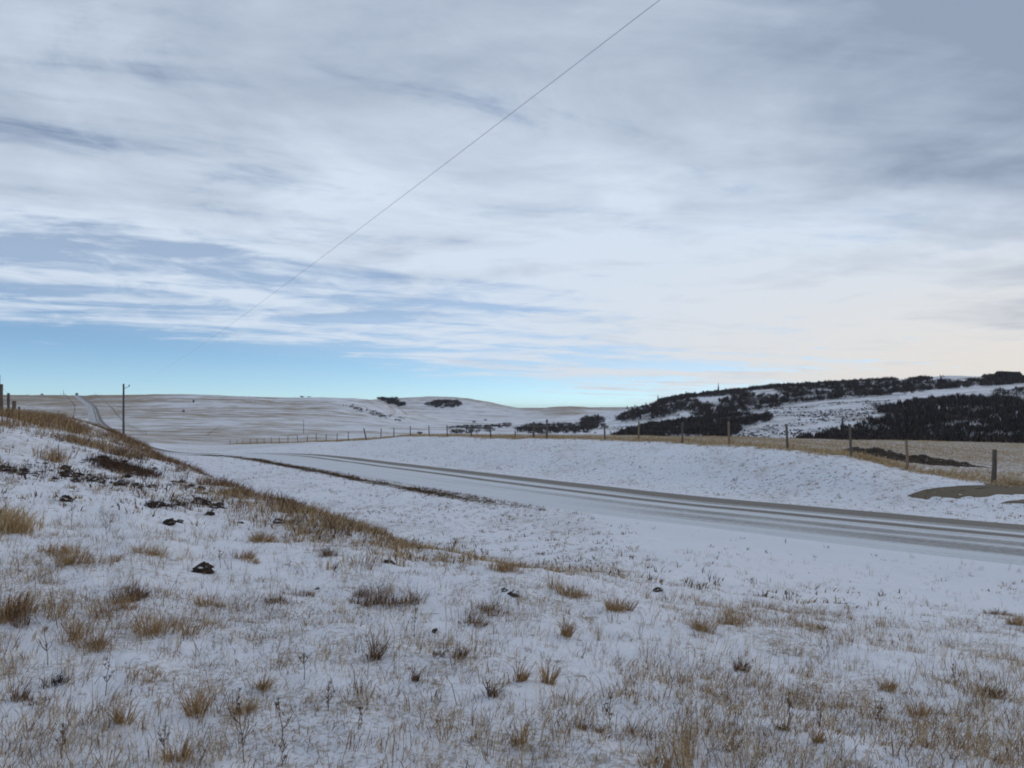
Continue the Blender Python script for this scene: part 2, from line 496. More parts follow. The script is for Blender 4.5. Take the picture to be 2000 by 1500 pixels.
# ------------------------------------------------------------------ materials
def new_mat(name):
    m = bpy.data.materials.new(name)
    m.use_nodes = True
    return m, NT(m.node_tree)
def finish(g, col, rough=0.9, bump=None, bstr=0.3, bdist=0.02, spec=0.2):
    p = g.n('ShaderNodeBsdfPrincipled')
    g._in(p.inputs['Base Color'], col if isinstance(col, bpy.types.NodeSocket) else (*col, 1))
    g._in(p.inputs['Roughness'], rough)
    p.inputs['Specular IOR Level'].default_value = spec
    if bump is not None:
        b = g.n('ShaderNodeBump')
        b.inputs['Strength'].default_value = bstr
        b.inputs['Distance'].default_value = bdist
        g.link(bump, b.inputs['Height'])
        g.link(b.outputs[0], p.inputs['Normal'])
    o = g.n('ShaderNodeOutputMaterial')
    g.link(p.outputs[0], o.inputs[0])

SNOW = (0.80, 0.81, 0.84)

def mat_ground():
    m, g = new_mat('snowy_ground')
    co = g.n('ShaderNodeNewGeometry').outputs['Position']
    at = g.n('ShaderNodeAttribute', attribute_name='cover').outputs['Color']
    cover, soil, stripe = g.sep(at)
    thin = g.n('ShaderNodeAttribute', attribute_name='cover').outputs['Alpha']
    n1 = g.noise(g.vscale(co, (1, 1, 0.3)), 5.0, 8, 0.68)
    n2 = g.noise(g.vscale(co, (0.011, 0.045, 0.35), (3, 1, 0)), 1.0, 6, 0.6, 0.3)
    n3 = g.noise(co, 0.09, 5, 0.6)
    n4 = g.noise(g.vscale(co, (1, 1, 1), (8, 3, 0)), 14.0, 4, 0.6)
    far = g.math('ADD', g.math('MULTIPLY', n2, 0.6), g.math('MULTIPLY', n3, 0.4))
    nn = g.n('ShaderNodeMix')
    g.link(stripe, nn.inputs[0]); g.link(n1, nn.inputs[2])
    g.link(g.math('ADD', g.math('MULTIPLY', far, 0.62), g.math('MULTIPLY', n1, 0.38)), nn.inputs[3])
    nv = g.math('MULTIPLY_ADD', nn.outputs[0], 1.5, -0.25)
    # cover 0..1 -> threshold
    thr = g.math('MULTIPLY_ADD', cover, -0.56, 0.80)
    mk = g.math('MULTIPLY', g.smooth(g.math('SUBTRACT', nv, thr), g.math('MULTIPLY_ADD', stripe, -0.08, -0.03), g.math('MULTIPLY_ADD', stripe, 0.06, 0.08)), 0.92)
    straw = g.mix(n4, (0.19, 0.135, 0.08), (0.40, 0.30, 0.18))
    straw = g.mix(g.smooth(n3, 0.4, 0.65), straw, (0.30, 0.215, 0.125))
    sn = g.mix(n3, (0.78, 0.795, 0.83), (0.84, 0.845, 0.86))
    grey = g.mix(n4, (0.20, 0.18, 0.15), (0.34, 0.30, 0.25))
    straw = g.mix(g.smooth(cover, 0.25, 0.55), grey, straw)
    c = g.mix(mk, sn, straw)
    n5 = g.noise(g.vscale(co, (1.0, 1.0, 0.2), (2, 5, 0)), 26.0, 5, 0.72)
    tk = g.math('MULTIPLY', g.smooth(g.math('SUBTRACT', g.math('ADD', g.math('MULTIPLY', n5, 0.72), g.math('MULTIPLY', n1, 0.28)), g.math('MULTIPLY_ADD', thin, -0.24, 0.66)), -0.03, 0.09), 0.72)
    c = g.mix(tk, c, g.mix(n4, (0.24, 0.185, 0.125), (0.43, 0.345, 0.24)))
    sk = g.smooth(g.math('SUBTRACT', g.math('ADD', g.math('MULTIPLY', n1, 0.7), g.math('MULTIPLY', n4, 0.3)), g.math('MULTIPLY_ADD', soil, -0.52, 0.76)), -0.04, 0.05)
    c = g.mix(sk, c, g.mix(n4, (0.028, 0.022, 0.017), (0.075, 0.058, 0.045)))
    bmp = g.math('ADD', g.math('MULTIPLY', n1, 1.0), g.math('MULTIPLY', n4, 0.35))
    finish(g, c, 0.85, bmp, 0.55, 0.06, 0.15)
    return m

def mat_tint(name, rough=0.9, var=0.25):
    m, g = new_mat(name)
    at = g.n('ShaderNodeAttribute', attribute_name='tint').outputs['Color']
    co = g.n('ShaderNodeNewGeometry').outputs['Position']
    nz = g.noise(co, 9.0, 3, 0.6)
    h = g.n('ShaderNodeHueSaturation')
    g.link(at, h.inputs['Color'])
    g.link(g.math('MULTIPLY_ADD', nz, 2 * var, 1 - var), h.inputs['Value'])
    finish(g, h.outputs[0], rough, spec=0.15)
    return m

def mat_wood(name, a, b, snow=0.0):
    m, g = new_mat(name)
    tc = g.n('ShaderNodeTexCoord').outputs['Object']
    grain = g.noise(g.vscale(tc, (22, 22, 1.6)), 1.0, 6, 0.65)
    blot = g.noise(tc, 2.2, 4, 0.6)
    c = g.mix(grain, a, b)
    c = g.mix(g.smooth(blot, 0.5, 0.75), c, tuple(x * 0.55 for x in a))
    finish(g, c, 0.9, grain, 0.5, 0.01, 0.15)
    return m

def mat_road():
    m, g = new_mat('snow_packed_gravel')
    uv = g.n('ShaderNodeAttribute', attribute_name='lane').outputs['Vector']
    s, t, _ = g.sep(uv)                                      # metres along, metres across
    co = g.n('ShaderNodeNewGeometry').outputs['Position']
    wob = g.math('MULTIPLY_ADD', g.noise(g.comb(g.math('MULTIPLY', s, 0.04), 0.0), 1.0, 3, 0.5), 0.9, -0.45)
    tw = g.math('ADD', t, wob)
    st1 = g.noise(g.comb(g.math('MULTIPLY', s, 0.022), g.math('MULTIPLY', tw, 1.5), 0.0), 1.0, 5, 0.55)
    st2 = g.noise(g.comb(g.math('MULTIPLY', s, 0.05), g.math('MULTIPLY', tw, 5.5), 4.0), 1.0, 5, 0.6)
    fine = g.noise(co, 7.0, 7, 0.75)
    pat = g.noise(co, 0.5, 5, 0.6)
    def bandf(c, w, amt):
        return g.math('MULTIPLY', g.smooth(g.math('ABSOLUTE', g.math('SUBTRACT', tw, c)), w, w * 0.3), amt)
    amp = g.noise(g.comb(g.math('MULTIPLY', s, 0.06), 3.0), 1.0, 3, 0.6)
    amp2 = g.noise(g.comb(g.math('MULTIPLY', s, 0.09), 9.0), 1.0, 3, 0.6)
    near = g.smooth(s, 100.0, 72.0)                           # several tracks where the lanes spread
    b = g.math('MULTIPLY', bandf(2.75, 1.45, 0.62), g.math('MULTIPLY_ADD', amp2, 0.7, 0.35))
    b = g.math('MAXIMUM', b, bandf(0.45, 0.5, 0.40))
    b = g.math('MAXIMUM', b, g.math('MULTIPLY', bandf(3.55, 0.35, 0.55), 1.0))
    b = g.math('MAXIMUM', b, g.math('MULTIPLY', bandf(1.55, 0.40, 0.42), g.math('MULTIPLY', near, amp)))
    b = g.math('MAXIMUM', b, g.math('MULTIPLY', bandf(-1.1, 0.55, 0.46), g.math('MULTIPLY', near, amp2)))
    b = g.math('MAXIMUM', b, g.math('MULTIPLY', bandf(-2.3, 0.75, 0.50), g.math('MULTIPLY', g.smooth(s, 84.0, 66.0), amp)))
    v = g.math('ADD', g.math('ADD', g.math('MULTIPLY', st1, 0.30), g.math('MULTIPLY', st2, 0.38)), g.math('MULTIPLY', fine, 0.32))
    v = g.math('ADD', g.math('MULTIPLY_ADD', v, 1.35, -0.175), b)
    v = g.math('ADD', v, g.smooth(s, 280.0, 380.0, 0.0, 0.17))
    mk = g.smooth(v, 0.47, 0.90)
    sn = g.mix(pat, (0.66, 0.68, 0.695), (0.76, 0.775, 0.79))
    gr = g.mix(fine, (0.09, 0.075, 0.056), (0.26, 0.22, 0.17))
    c = g.mix(g.math('MULTIPLY', mk, 0.92), sn, gr)
    finish(g, c, 0.8, g.math('ADD', g.math('MULTIPLY', st2, 0.8), g.math('MULTIPLY', fine, 0.7)), 0.8, 0.06, 0.2)
    return m

def mat_gravel():
    m, g = new_mat('bare_gravel')
    co = g.n('ShaderNodeNewGeometry').outputs['Position']
    a = g.noise(co, 9.0, 6, 0.7); b = g.noise(co, 1.1, 5, 0.6)
    c = g.mix(a, (0.10, 0.078, 0.05), (0.215, 0.172, 0.118))
    c = g.mix(g.smooth(g.math('ADD', g.math('MULTIPLY', b, 0.7), g.math('MULTIPLY', a, 0.3)), 0.63, 0.70), c, SNOW)
    finish(g, c, 0.9, a, 0.6, 0.03)
    return m

def mat_soil(name='clod_soil', snow=0.50):
    m, g = new_mat(name)
    ge = g.n('ShaderNodeNewGeometry')
    nz = g.noise(ge.outputs['Position'], 7.0, 6, 0.7)
    up = g.sep(ge.outputs['Normal'])[2]
    c = g.mix(nz, (0.024, 0.018, 0.014), (0.095, 0.068, 0.048))
    mk = g.smooth(g.math('ADD', g.math('MULTIPLY', up, 0.55), g.math('MULTIPLY', nz, 0.9)), snow + 0.42, snow + 0.52)
    c = g.mix(mk, c, SNOW)
    finish(g, c, 0.95, nz, 0.8, 0.04, 0.1)
    return m

M_GROUND = mat_ground()
M_GRASS = mat_tint('dry_grass')
M_TWIG = mat_tint('bare_twigs', 0.95, 0.35)
M_NEEDLE = mat_tint('dark_needles', 0.9, 0.3)
M_POST = mat_wood('weathered_post', (0.085, 0.070, 0.058), (0.20, 0.165, 0.135))
M_POSTTAN = mat_wood('tan_post', (0.17, 0.12, 0.075), (0.34, 0.255, 0.17))
M_POLE = mat_wood('grey_pole', (0.07, 0.066, 0.064), (0.15, 0.143, 0.138))
M_ROAD = mat_road()
M_GRAVEL = mat_gravel()
M_SOIL = mat_soil()
M_MOUND = mat_soil('mound_soil', 0.63)
mw, gw = new_mat('galvanised_wire'); finish(gw, gw.mix(gw.noise(gw.n('ShaderNodeNewGeometry').outputs['Position'], 3.0), (0.07, 0.065, 0.062), (0.15, 0.14, 0.135)), 0.6); M_WIRE = mw
mw, gw = new_mat('aluminium_cable'); finish(gw, gw.mix(gw.noise(gw.n('ShaderNodeNewGeometry').outputs['Position'], 2.0), (0.32, 0.32, 0.34), (0.44, 0.44, 0.46)), 0.5); M_CABLE = mw
mw, gw = new_mat('porcelain'); finish(gw, gw.mix(gw.noise(gw.n('ShaderNodeTexCoord').outputs['Object'], 6.0), (0.10, 0.12, 0.14), (0.2, 0.22, 0.25)), 0.3); M_PORC = mw

# bare earth: the turned ridge on the bank, a few ruts on the far hillside
MARKS = [([(-60, 903), (20, 918), (80, 926), (160, 934), (205, 938)], .22, .56), ([(200, 940), (250, 945), (300, 952)], .16, .5), ([(290, 985), (340, 985), (380, 982), (440, 994)], .13, .55),
         ([(340, 945), (365, 950), (425, 963)], .16, .5), ([(165, 902), (240, 908), (305, 926)], .3, .5), ([(50, 905), (110, 915), (150, 924)], .15, .5), ([(112, 978), (150, 980)], .12, .5),
         ([(297, 822), (345, 826)], 2.0, .5), ([(405, 851), (418, 840), (433, 831)], 1.6, .5), ([(350, 847), (366, 845)], 1.6, .45), ([(372, 882), (420, 880)], .9, .45), ([(740, 806), (790, 818)], 2.5, .45), ([(680, 795), (735, 806)], 2.2, .4)]

# ------------------------------------------------------------------ the ground, one sheet to the horizon
def build_ground():
    lim = math.radians(41)
    th = np.concatenate([np.radians(np.arange(-180, -41, 6.0)), np.arange(-lim, lim, math.radians(0.135)), np.radians(np.arange(41, 180.1, 6.0))])
    rr = [0.4]
    while rr[-1] < 9200:
        r = rr[-1]
        k = 1.05 if r < 2.2 else 1.0085 if r < 13 else 1.0105 if r < 110 else 1.013 if r < 800 else 1.02 if r < 1500 else 1.06
        rr.append(r * k)
    rr = np.array(rr)
    T, R = np.meshgrid(th, rr)
    X = R * np.sin(T); Y = R * np.cos(T)
    z, d, s = ground_full(X, Y)
    nr, nt = X.shape
    V = np.stack([X.ravel(), Y.ravel(), z.ravel()], 1)
    i = np.arange(nr - 1)[:, None] * nt + np.arange(nt - 1)[None, :]
    F = np.stack([i, i + 1, i + nt + 1, i + nt], -1).reshape(-1, 4)[:, ::-1]
    me = np_mesh('ground', V, F, M_GROUND, smooth=True)
    # how much of the snow is grown through (cover), bare soil / litter, and how far the pattern is streaked by wind
    x, y = V[:, 0], V[:, 1]; r = np.hypot(x, y); d = d.ravel(); s = s.ravel()
    u = np.where(y > 1, UC + FPX * x / np.maximum(y, 1), np.where(x < 0, -900, 2900))
    fd = fence_dist(x, y)
    cov = np.full(x.shape, 0.15)
    cov += 0.08 * sstep(fbm(x * .35, y * .35, 4), .48, .68) * (r < 40)                 # near bank
    cov = np.where((r > 14) & (fd < 0) & (r < 130), 0.25 + .16 * fbm(x * .2, y * .2, 3), cov)
    clean = sstep(u, 1080, 1400) * sstep(d, -16, -12.5) * (d < 0)
    cov = cov * (1 - .75 * clean)
    field = sstep(fd, 0.2, 2.2) * sstep(r, 26, 32) * (y > 20)
    cov = cov * (1 - field) + field * (0.64 + .22 * fbm(x * .05, y * .05, 3))
    strip = np.exp(-((fd - 1.2) / 1.9) ** 2) * sstep(r, 26, 32)
    cov = np.maximum(cov, strip * 0.86)
    hill = sstep(r, 150, 300)
    big = fbm(x * .006, y * .006, 3)
    hc = 0.60 + 0.20 * (big - .5)                                                        # open hillsides
    hc = hc + 0.20 * sstep(-u, -430, -150) * sstep(r, 560, 760)                          # bare tan top
    hc = hc - 0.16 * np.exp(-((u - 760) / 130) ** 2) * (1 - sstep(r, 620, 760))          # drifted hollow
    val = sstep(u, 760, 860) * (1 - sstep(u, 1230, 1330))
    hc = hc * (1 - val) + val * (0.44 + .20 * sstep(r, 1100, 1350))
    hc = hc + 0.22 * np.exp(-((u - 1105) / 55) ** 2) * sstep(r, 860, 1050) * (1 - sstep(r, 1500, 1900))     # grassy far knoll
    rt = sstep(u, 1230, 1330)
    hc = hc * (1 - rt) + rt * 0.42
    hc = hc + 0.05 * sstep(r, 2500, 5000)
    cov = cov * (1 - hill) + hc * hill
    cov = np.maximum(cov, .46 * sstep(r, 85, 150) * (u < 620) * (np.abs(d) > 4.5))
    verge = np.exp(-((d + 4.8) / 0.7) ** 2) * sstep(s, 73, 84) * (1 - sstep(s, 140, 158))
    verge = np.maximum(verge, 0.8 * np.exp(-((d + 3.95) / 0.22) ** 2) * sstep(s, 72, 80) * (1 - sstep(s, 135, 155)))
    cov = np.maximum(cov, verge * 0.85)
    cd = crest_dist(x, y)
    band = .8 * np.exp(-(cd / 0.6) ** 2) * sstep(y, 11, 15) * (1 - sstep(y, 55, 62))
    cov = np.maximum(cov, band * 0.72)
    soil = np.zeros_like(x)
    soil = np.maximum(soil, verge * 0.58)
    bm = brush_mask(x, y, V[:, 2])
    soil = np.where(bm, 0.50, soil)
    sp = (u > 1400) & (u < 1760) & (r > 240) & (r < 500)                                # dark scrub dotting the open slope
    soil = np.where(sp & ~bm, 0.40 + .25 * (fbm(x * .12, y * .12, 3) - .5), soil)
    for (pts, wd, amt) in MARKS:
        P = [hit(*p)[:2] for p in pts]
        dm = np.full(x.shape, 1e9)
        for i in range(len(P) - 1):
            a_, b_ = np.array(P[i]), np.array(P[i + 1]); t_ = b_ - a_; L_ = np.hypot(*t_); t_ = t_ / L_
            al = np.clip((x - a_[0]) * t_[0] + (y - a_[1]) * t_[1], 0, L_)
            dm = np.minimum(dm, np.hypot(x - a_[0] - al * t_[0], y - a_[1] - al * t_[1]))
        soil = np.maximum(soil, amt * np.exp(-(dm / wd) ** 2))
    stripe = sstep(r, 120, 260)
    a = me.attributes.new('cover', 'FLOAT_COLOR', 'POINT')
    c4 = np.ones((len(x), 4), dtype=np.float32); c4[:, 0] = np.clip(cov, 0, 1); c4[:, 1] = np.clip(soil, 0, 1); c4[:, 2] = stripe
    tn = 0.06 + 0.62 * sstep(fbm(x * .55 + 3, y * .55, 4) * .6 + fbm(x * 2.2, y * 2.2 + 6, 3) * .4, .40, .66)
    tn = tn * (1 - .8 * clean) + .12 * sstep(u, 1300, 1700) * (y < 9)
    tn = np.where(r > 60, .35, tn)
    c4[:, 3] = np.clip(tn * (1 - sstep(r, 150, 260)), 0, 1)
    a.data.foreach_set('color', c4.ravel())
    o = obj('ground', me)
    tag(o, 'snow-covered rolling prairie with dead grass showing through', 'ground', kind='structure')
build_ground()

# ------------------------------------------------------------------ road and side approach
def build_road():
    ts = np.array([-4.3, -3.7, -3.1, -2.2, -1.2, -.4, .4, 1.2, 2.2, 3.1, 3.7, 4.3])
    lift = np.array([-.06, .0, .03, .05, .065, .07, .07, .065, .05, .03, .0, -.06])
    n, k = len(RC), len(ts)
    wf = 1 - .25 * sstep(RS, 200, 330)
    P = RC[:, None, :2] + RN[:, None, :] * ts[None, :, None] * wf[:, None, None]
    jit = (fbm(RS[:, None] * .35 + ts[None] * 3, ts[None] * 2 + 0 * RS[:, None], 3) - .5) * .03
    Z = RC[:, 2][:, None] + EYE + lift[None] + jit
    V = np.concatenate([P.reshape(-1, 2), Z.reshape(-1, 1)], 1)
    i = np.arange(n - 1)[:, None] * k + np.arange(k - 1)[None, :]
    F = np.stack([i, i + 1, i + k + 1, i + k], -1).reshape(-1, 4)
    me = np_mesh('road', V, F, M_ROAD, smooth=True)
    a = me.attributes.new('lane', 'FLOAT_VECTOR', 'POINT')
    lane = np.zeros((n * k, 3), np.float32); lane[:, 0] = np.repeat(RS, k); lane[:, 1] = np.tile(ts, n)
    a.data.foreach_set('vector', lane.ravel())
    tag(obj('road', me), 'gravel road packed with snow and wheel tracks', 'road', kind='structure')
build_road()

def sheet(name, poly, mat, lift, step, label, cat):
    """a thin irregular sheet lying on the ground"""
    P = np.array(poly, float)
    c = P.mean(0); rings = 9; dens = []
    L = []
    for i in range(len(P)):
        a, b = P[i], P[(i + 1) % len(P)]
        m = max(2, int(np.hypot(*(b - a)) / step))
        for j in range(m):
            L.append(a + (b - a) * j / m)
    L = np.array(L)
    nv = np.stack([fbm(L[:, 0] * 1.3, L[:, 1] * 1.3, 3), fbm(L[:, 0] * 1.3 + 7, L[:, 1] * 1.3 + 3, 3)], 1) - .5
    L = L + nv * 1.1 + rng.normal(0, .05, L.shape)
    V = []; F = []
    for k in range(rings + 1):
        t = k / rings
        V.append(c + (L - c) * max(t, 0.02))
    V = np.vstack(V)
    z = G(V[:, 0], V[:, 1]) + lift
    z[-len(L):] -= lift + 0.02
    n = len(L)
    for k in range(rings):
        a = k * n + np.arange(n); b = k * n + (np.arange(n) + 1) % n
        F.append(np.stack([a, a + n, b + n, b], 1))
    me = np_mesh(name, np.column_stack([V, z]), np.vstack(F), mat, smooth=True)
    tag(obj(name, me), label, cat, kind='structure')

def gp(u, v, ymin=0):
    x, y, z = hit(u, v, ymin)
    return (x, y)
sheet('driveway', [gp(1765, 971), gp(1830, 963), gp(1900, 953), gp(1950, 946), gp(2010, 940), gp(2160, 932), gp(2300, 930), gp(2300, 958), gp(2160, 964), gp(2010, 967), gp(1900, 975), gp(1830, 976)], M_GRAVEL, 0.025, 0.35, 'bare brown gravel of the side approach', 'driveway')
sheet('driveway', [gp(1950, 985), gp(2010, 976), gp(2150, 970), gp(2300, 970), gp(2300, 986), gp(2150, 990), gp(2010, 992)], M_GRAVEL, 0.025, 0.35, 'narrow bare gravel wheel rut of the side approach', 'driveway')

# ------------------------------------------------------------------ fences
def post_mesh(name, mat, h, r, seed):
    rnd = random.Random(seed)
    mb = MB()
    n = 7
    pts = [(rnd.uniform(-.006, .006), rnd.uniform(-.006, .006), -0.4 + (h + 0.4) * i / n) for i in range(n + 1)]
    rad = [r * (1.06 - 0.14 * i / n) * rnd.uniform(.95, 1.05) for i in range(n + 1)]
    pts.append((pts[-1][0], pts[-1][1], h + 0.015)); rad.append(r * 0.72)
    mb.tube(pts, rad, 9)
    return mb.mesh(name, mat, True)
POSTS = [post_mesh('post', M_POST, 1.32, .062, i) for i in range(4)]
POSTS_T = [post_mesh('post', M_POSTTAN, 1.32, .064, i + 9) for i in range(2)]
POSTS_BIG = [post_mesh('post', M_POST, 1.5, .095, 30 + i) for i in range(2)]

def fence(name, pts, label, cat, wires=(0.45, 0.75, 1.05, 1.25), big=(), tan=(), lean=0.05, hscale=1.0, rw=.0035, group=None, heights=None, leans=None):
    pts = [tuple(map(float, p)) for p in pts]
    z = [g1(*p) for p in pts]
    root = empty(name, (pts[0][0], pts[0][1], z[0]))
    tag(root, label, cat, group)
    rnd = random.Random(len(pts))
    for i, p in enumerate(pts):
        me = POSTS_BIG[i % 2] if i in big else POSTS_T[i % 2] if i in tan else POSTS[i % 4]
        o = obj('post', me, root, (p[0] - pts[0][0], p[1] - pts[0][1], z[i] - z[0]))
        sc = hscale * (heights or {}).get(i, rnd.uniform(.92, 1.06))
        o.scale = (1, 1, sc)
        l = (leans or {}).get(i)
        o.rotation_euler = (rnd.uniform(-lean, lean), l if l is not None else rnd.uniform(-lean, lean), rnd.uniform(0, 6))
        if l is not None: o.rotation_euler = (0, l, 0)
    for h in wires:
        mb = MB()
        path = []
        for i in range(len(pts) - 1):
            for t in (0, .5):
                path.append((pts[i][0] + (pts[i + 1][0] - pts[i][0]) * t - pts[0][0], pts[i][1] + (pts[i + 1][1] - pts[i][1]) * t - pts[0][1],
                             z[i] + (z[i + 1] - z[i]) * t - z[0] + h * hscale - (.03 if t else 0)))
        path.append((pts[-1][0] - pts[0][0], pts[-1][1] - pts[0][1], z[-1] - z[0] + h * hscale))
        mb.tube(path, rw, 4)
        obj('wire', mb.mesh('wire', M_WIRE), root)
    return root

fpts = [tuple(p) for p in FENCE[1:]]
fr = fence('wire_fence', fpts, 'long post and wire fence along the snowy field beyond the road', 'fence', big=(0, 8, 9, 18), tan=(1, 4, 6, 10, 14),
           heights={0: .92, 8: 1.05, 9: .92, 10: .55, 18: 1.12, 1: 1.0, 2: 1.12}, leans={18: -.22, 3: -.06})
# brace rail between the two heavy posts
zb = [g1(*fpts[8]), g1(*fpts[9])]
ob = fpts[0]; z0 = g1(*ob)
mb = MB().tube([(fpts[8][0] - ob[0], fpts[8][1] - ob[1], zb[0] - z0 + 1.05), (fpts[9][0] - ob[0], fpts[9][1] - ob[1], zb[1] - z0 + .98)], .045, 7)
obj('brace_rail', mb.mesh('brace_rail', M_POST, True), fr)

lf = [(-19.35, 31), (-21.5, 35), (-23.7, 39), (-25.9, 43), (-28.2, 47.2)]
lf0 = [(-17.0, 27)] + lf
fence('wire_fence', lf0, 'dark post and wire fence along the brown grass on top of the bank', 'fence', big=(0, 1, 3), heights={0: .9, 1: .88, 2: .95, 3: .84, 4: .95, 5: .9}, lean=.04)

def road_side(off, s0, s1, step):
    s = np.arange(s0, s1, step)
    x = np.interp(s, RS, RC[:, 0]) + off * np.interp(s, RS, RN[:, 0])
    y = np.interp(s, RS, RC[:, 1]) + off * np.interp(s, RS, RN[:, 1])
    return list(zip(x, y))
sA = float(RS[np.argmin(np.abs(RC[:, 1] - 300))]); sB = float(RS[np.argmin(np.abs(RC[:, 1] - 690))])
fence('wire_fence', road_side(-10, sA + 40, sB, 9.0), 'far fence left of the road as it climbs the hill', 'fence', wires=(.6, 1.2), hscale=1.25, rw=.01, lean=.08)
fence('wire_fence', road_side(11, sA - 10, sB - 20, 9.0), 'far fence between the climbing road and the open hillside', 'fence', wires=(.6, 1.2), hscale=1.1, rw=.01, lean=.08)

# ------------------------------------------------------------------ poles and power line
def pole(name, x, y, h, r, label, arm=None, category='utility pole'):
    z = g1(x, y)
    root = empty(name, (x, y, z))
    tag(root, label, category)
    mb = MB()
    n = 8
    mb.tube([(0.01 * math.sin(i), 0.01 * math.cos(2 * i), -1 + (h + 1) * i / n) for i in range(n + 1)], [r * (1.15 - .4 * i / n) for i in range(n + 1)], 10)
    obj('pole', mb.mesh('pole', M_POLE, True), root)
    if arm:
        mb = MB().tube([(0, 0, h - .75), (arm * .5, 0, h - .58), (arm, 0, h - .40)], .035, 6)
        obj('bracket_arm', mb.mesh('bracket_arm', M_POLE, True), root)
        mb = MB().tube([(arm, 0, h - .42), (arm, 0, h - .34), (arm, 0, h - .28), (arm, 0, h - .2), (arm, 0, h - .14)], [.05, .11, .06, .1, .04], 8)
        obj('insulator', mb.mesh('insulator', M_PORC, True), root)
    return root, z
PX, PY = -58.8, 124.0
h1 = 3.9 + EYE - g1(PX, PY)
_, pz = pole('utility_pole', PX, PY, h1, .17, 'tall grey wooden utility pole with a bracket arm beside the far road', arm=.85)
QX, QY = 11.6, -9.0
hq = 5.25 + EYE + .12 - g1(QX, QY)
_, qz = pole('utility_pole', QX, QY, hq, .17, 'wooden utility pole at the roadside behind the viewer carrying the overhead line', arm=-.6)
A = np.array([PX + .85, PY, pz + h1 - .12]); B = np.array([QX - .6, QY, qz + hq - .12])
mb = MB()
path = []
for i in range(61):
    t = i / 60
    p = A + (B - A) * t; p[2] -= 4 * 1.1 * t * (1 - t)
    path.append(tuple(p))
mb.tube(path, .0038, 5)
tag(obj('power_line', mb.mesh('power_line', M_CABLE, True)), 'thin overhead power line sagging across the sky', 'power line')
x, y, z = hit(593, 847, 200)
pole('utility_pole', x, y, 27.0 * y / FPX, .1, 'thin far pole standing alone on the pale hillside')
for (u_, vt, yy, lb) in ((124, 762, 690, 'slender pole on the skyline beside the top of the hill road'), (119, 768, 700, 'shorter skyline pole next to the slender pole')):
    xx = (u_ - UC) / FPX * yy
    pole('utility_pole', xx, yy, (VH - vt) / FPX * yy + EYE - g1(xx, yy), .16, lb)

# ------------------------------------------------------------------ grass and weeds
def blades(base, h, w, az, lean, col, seg_tip=0.0, bend=0.5):
    """one curved blade for each base point: 5 vertices, 3 triangles"""
    n = len(base)
    fa = rng.uniform(0, np.pi, n)
    side = np.stack([np.cos(fa), np.sin(fa), np.zeros(n)], 1)
    ld = np.stack([np.cos(az), np.sin(az), np.zeros(n)], 1)
    mid = base + ld * (lean * h * 0.30)[:, None] + np.array([0, 0, 1.0]) * (h * 0.55)[:, None]
    tip = base + ld * (lean * h)[:, None] + np.array([0, 0, 1.0]) * (h * np.sqrt(np.clip(1 - 0.45 * lean ** 2, .15, 1)))[:, None]
    V = np.empty((n, 5, 3))
    V[:, 0] = base - side * (w * .5)[:, None]; V[:, 1] = base + side * (w * .5)[:, None]
    V[:, 2] = mid - side * (w * .42)[:, None]; V[:, 3] = mid + side * (w * .42)[:, None]
    V[:, 4] = tip
    o = (np.arange(n) * 5)[:, None]
    F = np.concatenate([o + np.array([[0, 1, 3]]), o + np.array([[0, 3, 2]]), o + np.array([[2, 3, 4]])], 0)
    return V.reshape(-1, 3), F, np.repeat(col, 5, 0)

STRAW = np.array([(.58, .42, .22), (.49, .34, .17), (.64, .49, .29), (.38, .255, .13), (.53, .40, .24)])
RUST = np.array([(.17, .088, .048), (.13, .07, .042), (.22, .125, .068), (.10, .06, .04), (.26, .165, .09)])
DARKW = np.array([(.075, .05, .036), (.055, .04, .03), (.11, .075, .05)])
def pick(pal, n):
    return pal[rng.integers(0, len(pal), n)] * rng.uniform(.75, 1.2, n)[:, None]

def tufts_np(cx, cy, nb, hgt, rad, pal, wid=(.0028, .005), leanr=(.1, .7), wind=(0.6, 0.25)):
    """many tufts at once -> blade arrays; nb, hgt, rad arrays"""
    idx = np.repeat(np.arange(len(cx)), nb)
    n = len(idx)
    a = rng.uniform(0, 2 * np.pi, n); rr = np.sqrt(rng.uniform(0, 1, n)) * rad[idx]
    bx = cx[idx] + rr * np.cos(a); by = cy[idx] + rr * np.sin(a)
    bz = G(bx, by) - 0.015
    h = hgt[idx] * rng.uniform(.35, 1.1, n)
    tl = rng.normal(0, .28, (len(cx), 2))[idx]
    az = a + rng.normal(0, .7, n)
    le = rng.uniform(leanr[0], leanr[1], n)
    vx = le * np.cos(az) + wind[0] * .35 + tl[:, 0]; vy = le * np.sin(az) + wind[1] * .35 + tl[:, 1]
    return blades(np.stack([bx, by, bz], 1), h, rng.uniform(*wid, n) , np.arctan2(vy, vx), np.minimum(np.hypot(vx, vy), 1.3), pick(pal, n))

class Acc:
    def __init__(self): self.V, self.F, self.C, self.o = [], [], [], 0
    def add(self, v, f, c):
        self.V.append(v); self.F.append(f + self.o); self.C.append(c); self.o += len(v)
    def build(self, name, mat):
        return np_mesh(name, np.vstack(self.V), np.vstack(self.F), mat, np.vstack(self.C))

def sector(n, y0, y1, u0=-120, u1=2120, p=1.0):
    """random plan points over a stretch of ground, thinning with distance"""
    y = (rng.uniform(y0 ** p, y1 ** p, n)) ** (1 / p)
    u = rng.uniform(u0, u1, n)
    return (u - UC) / FPX * y, y

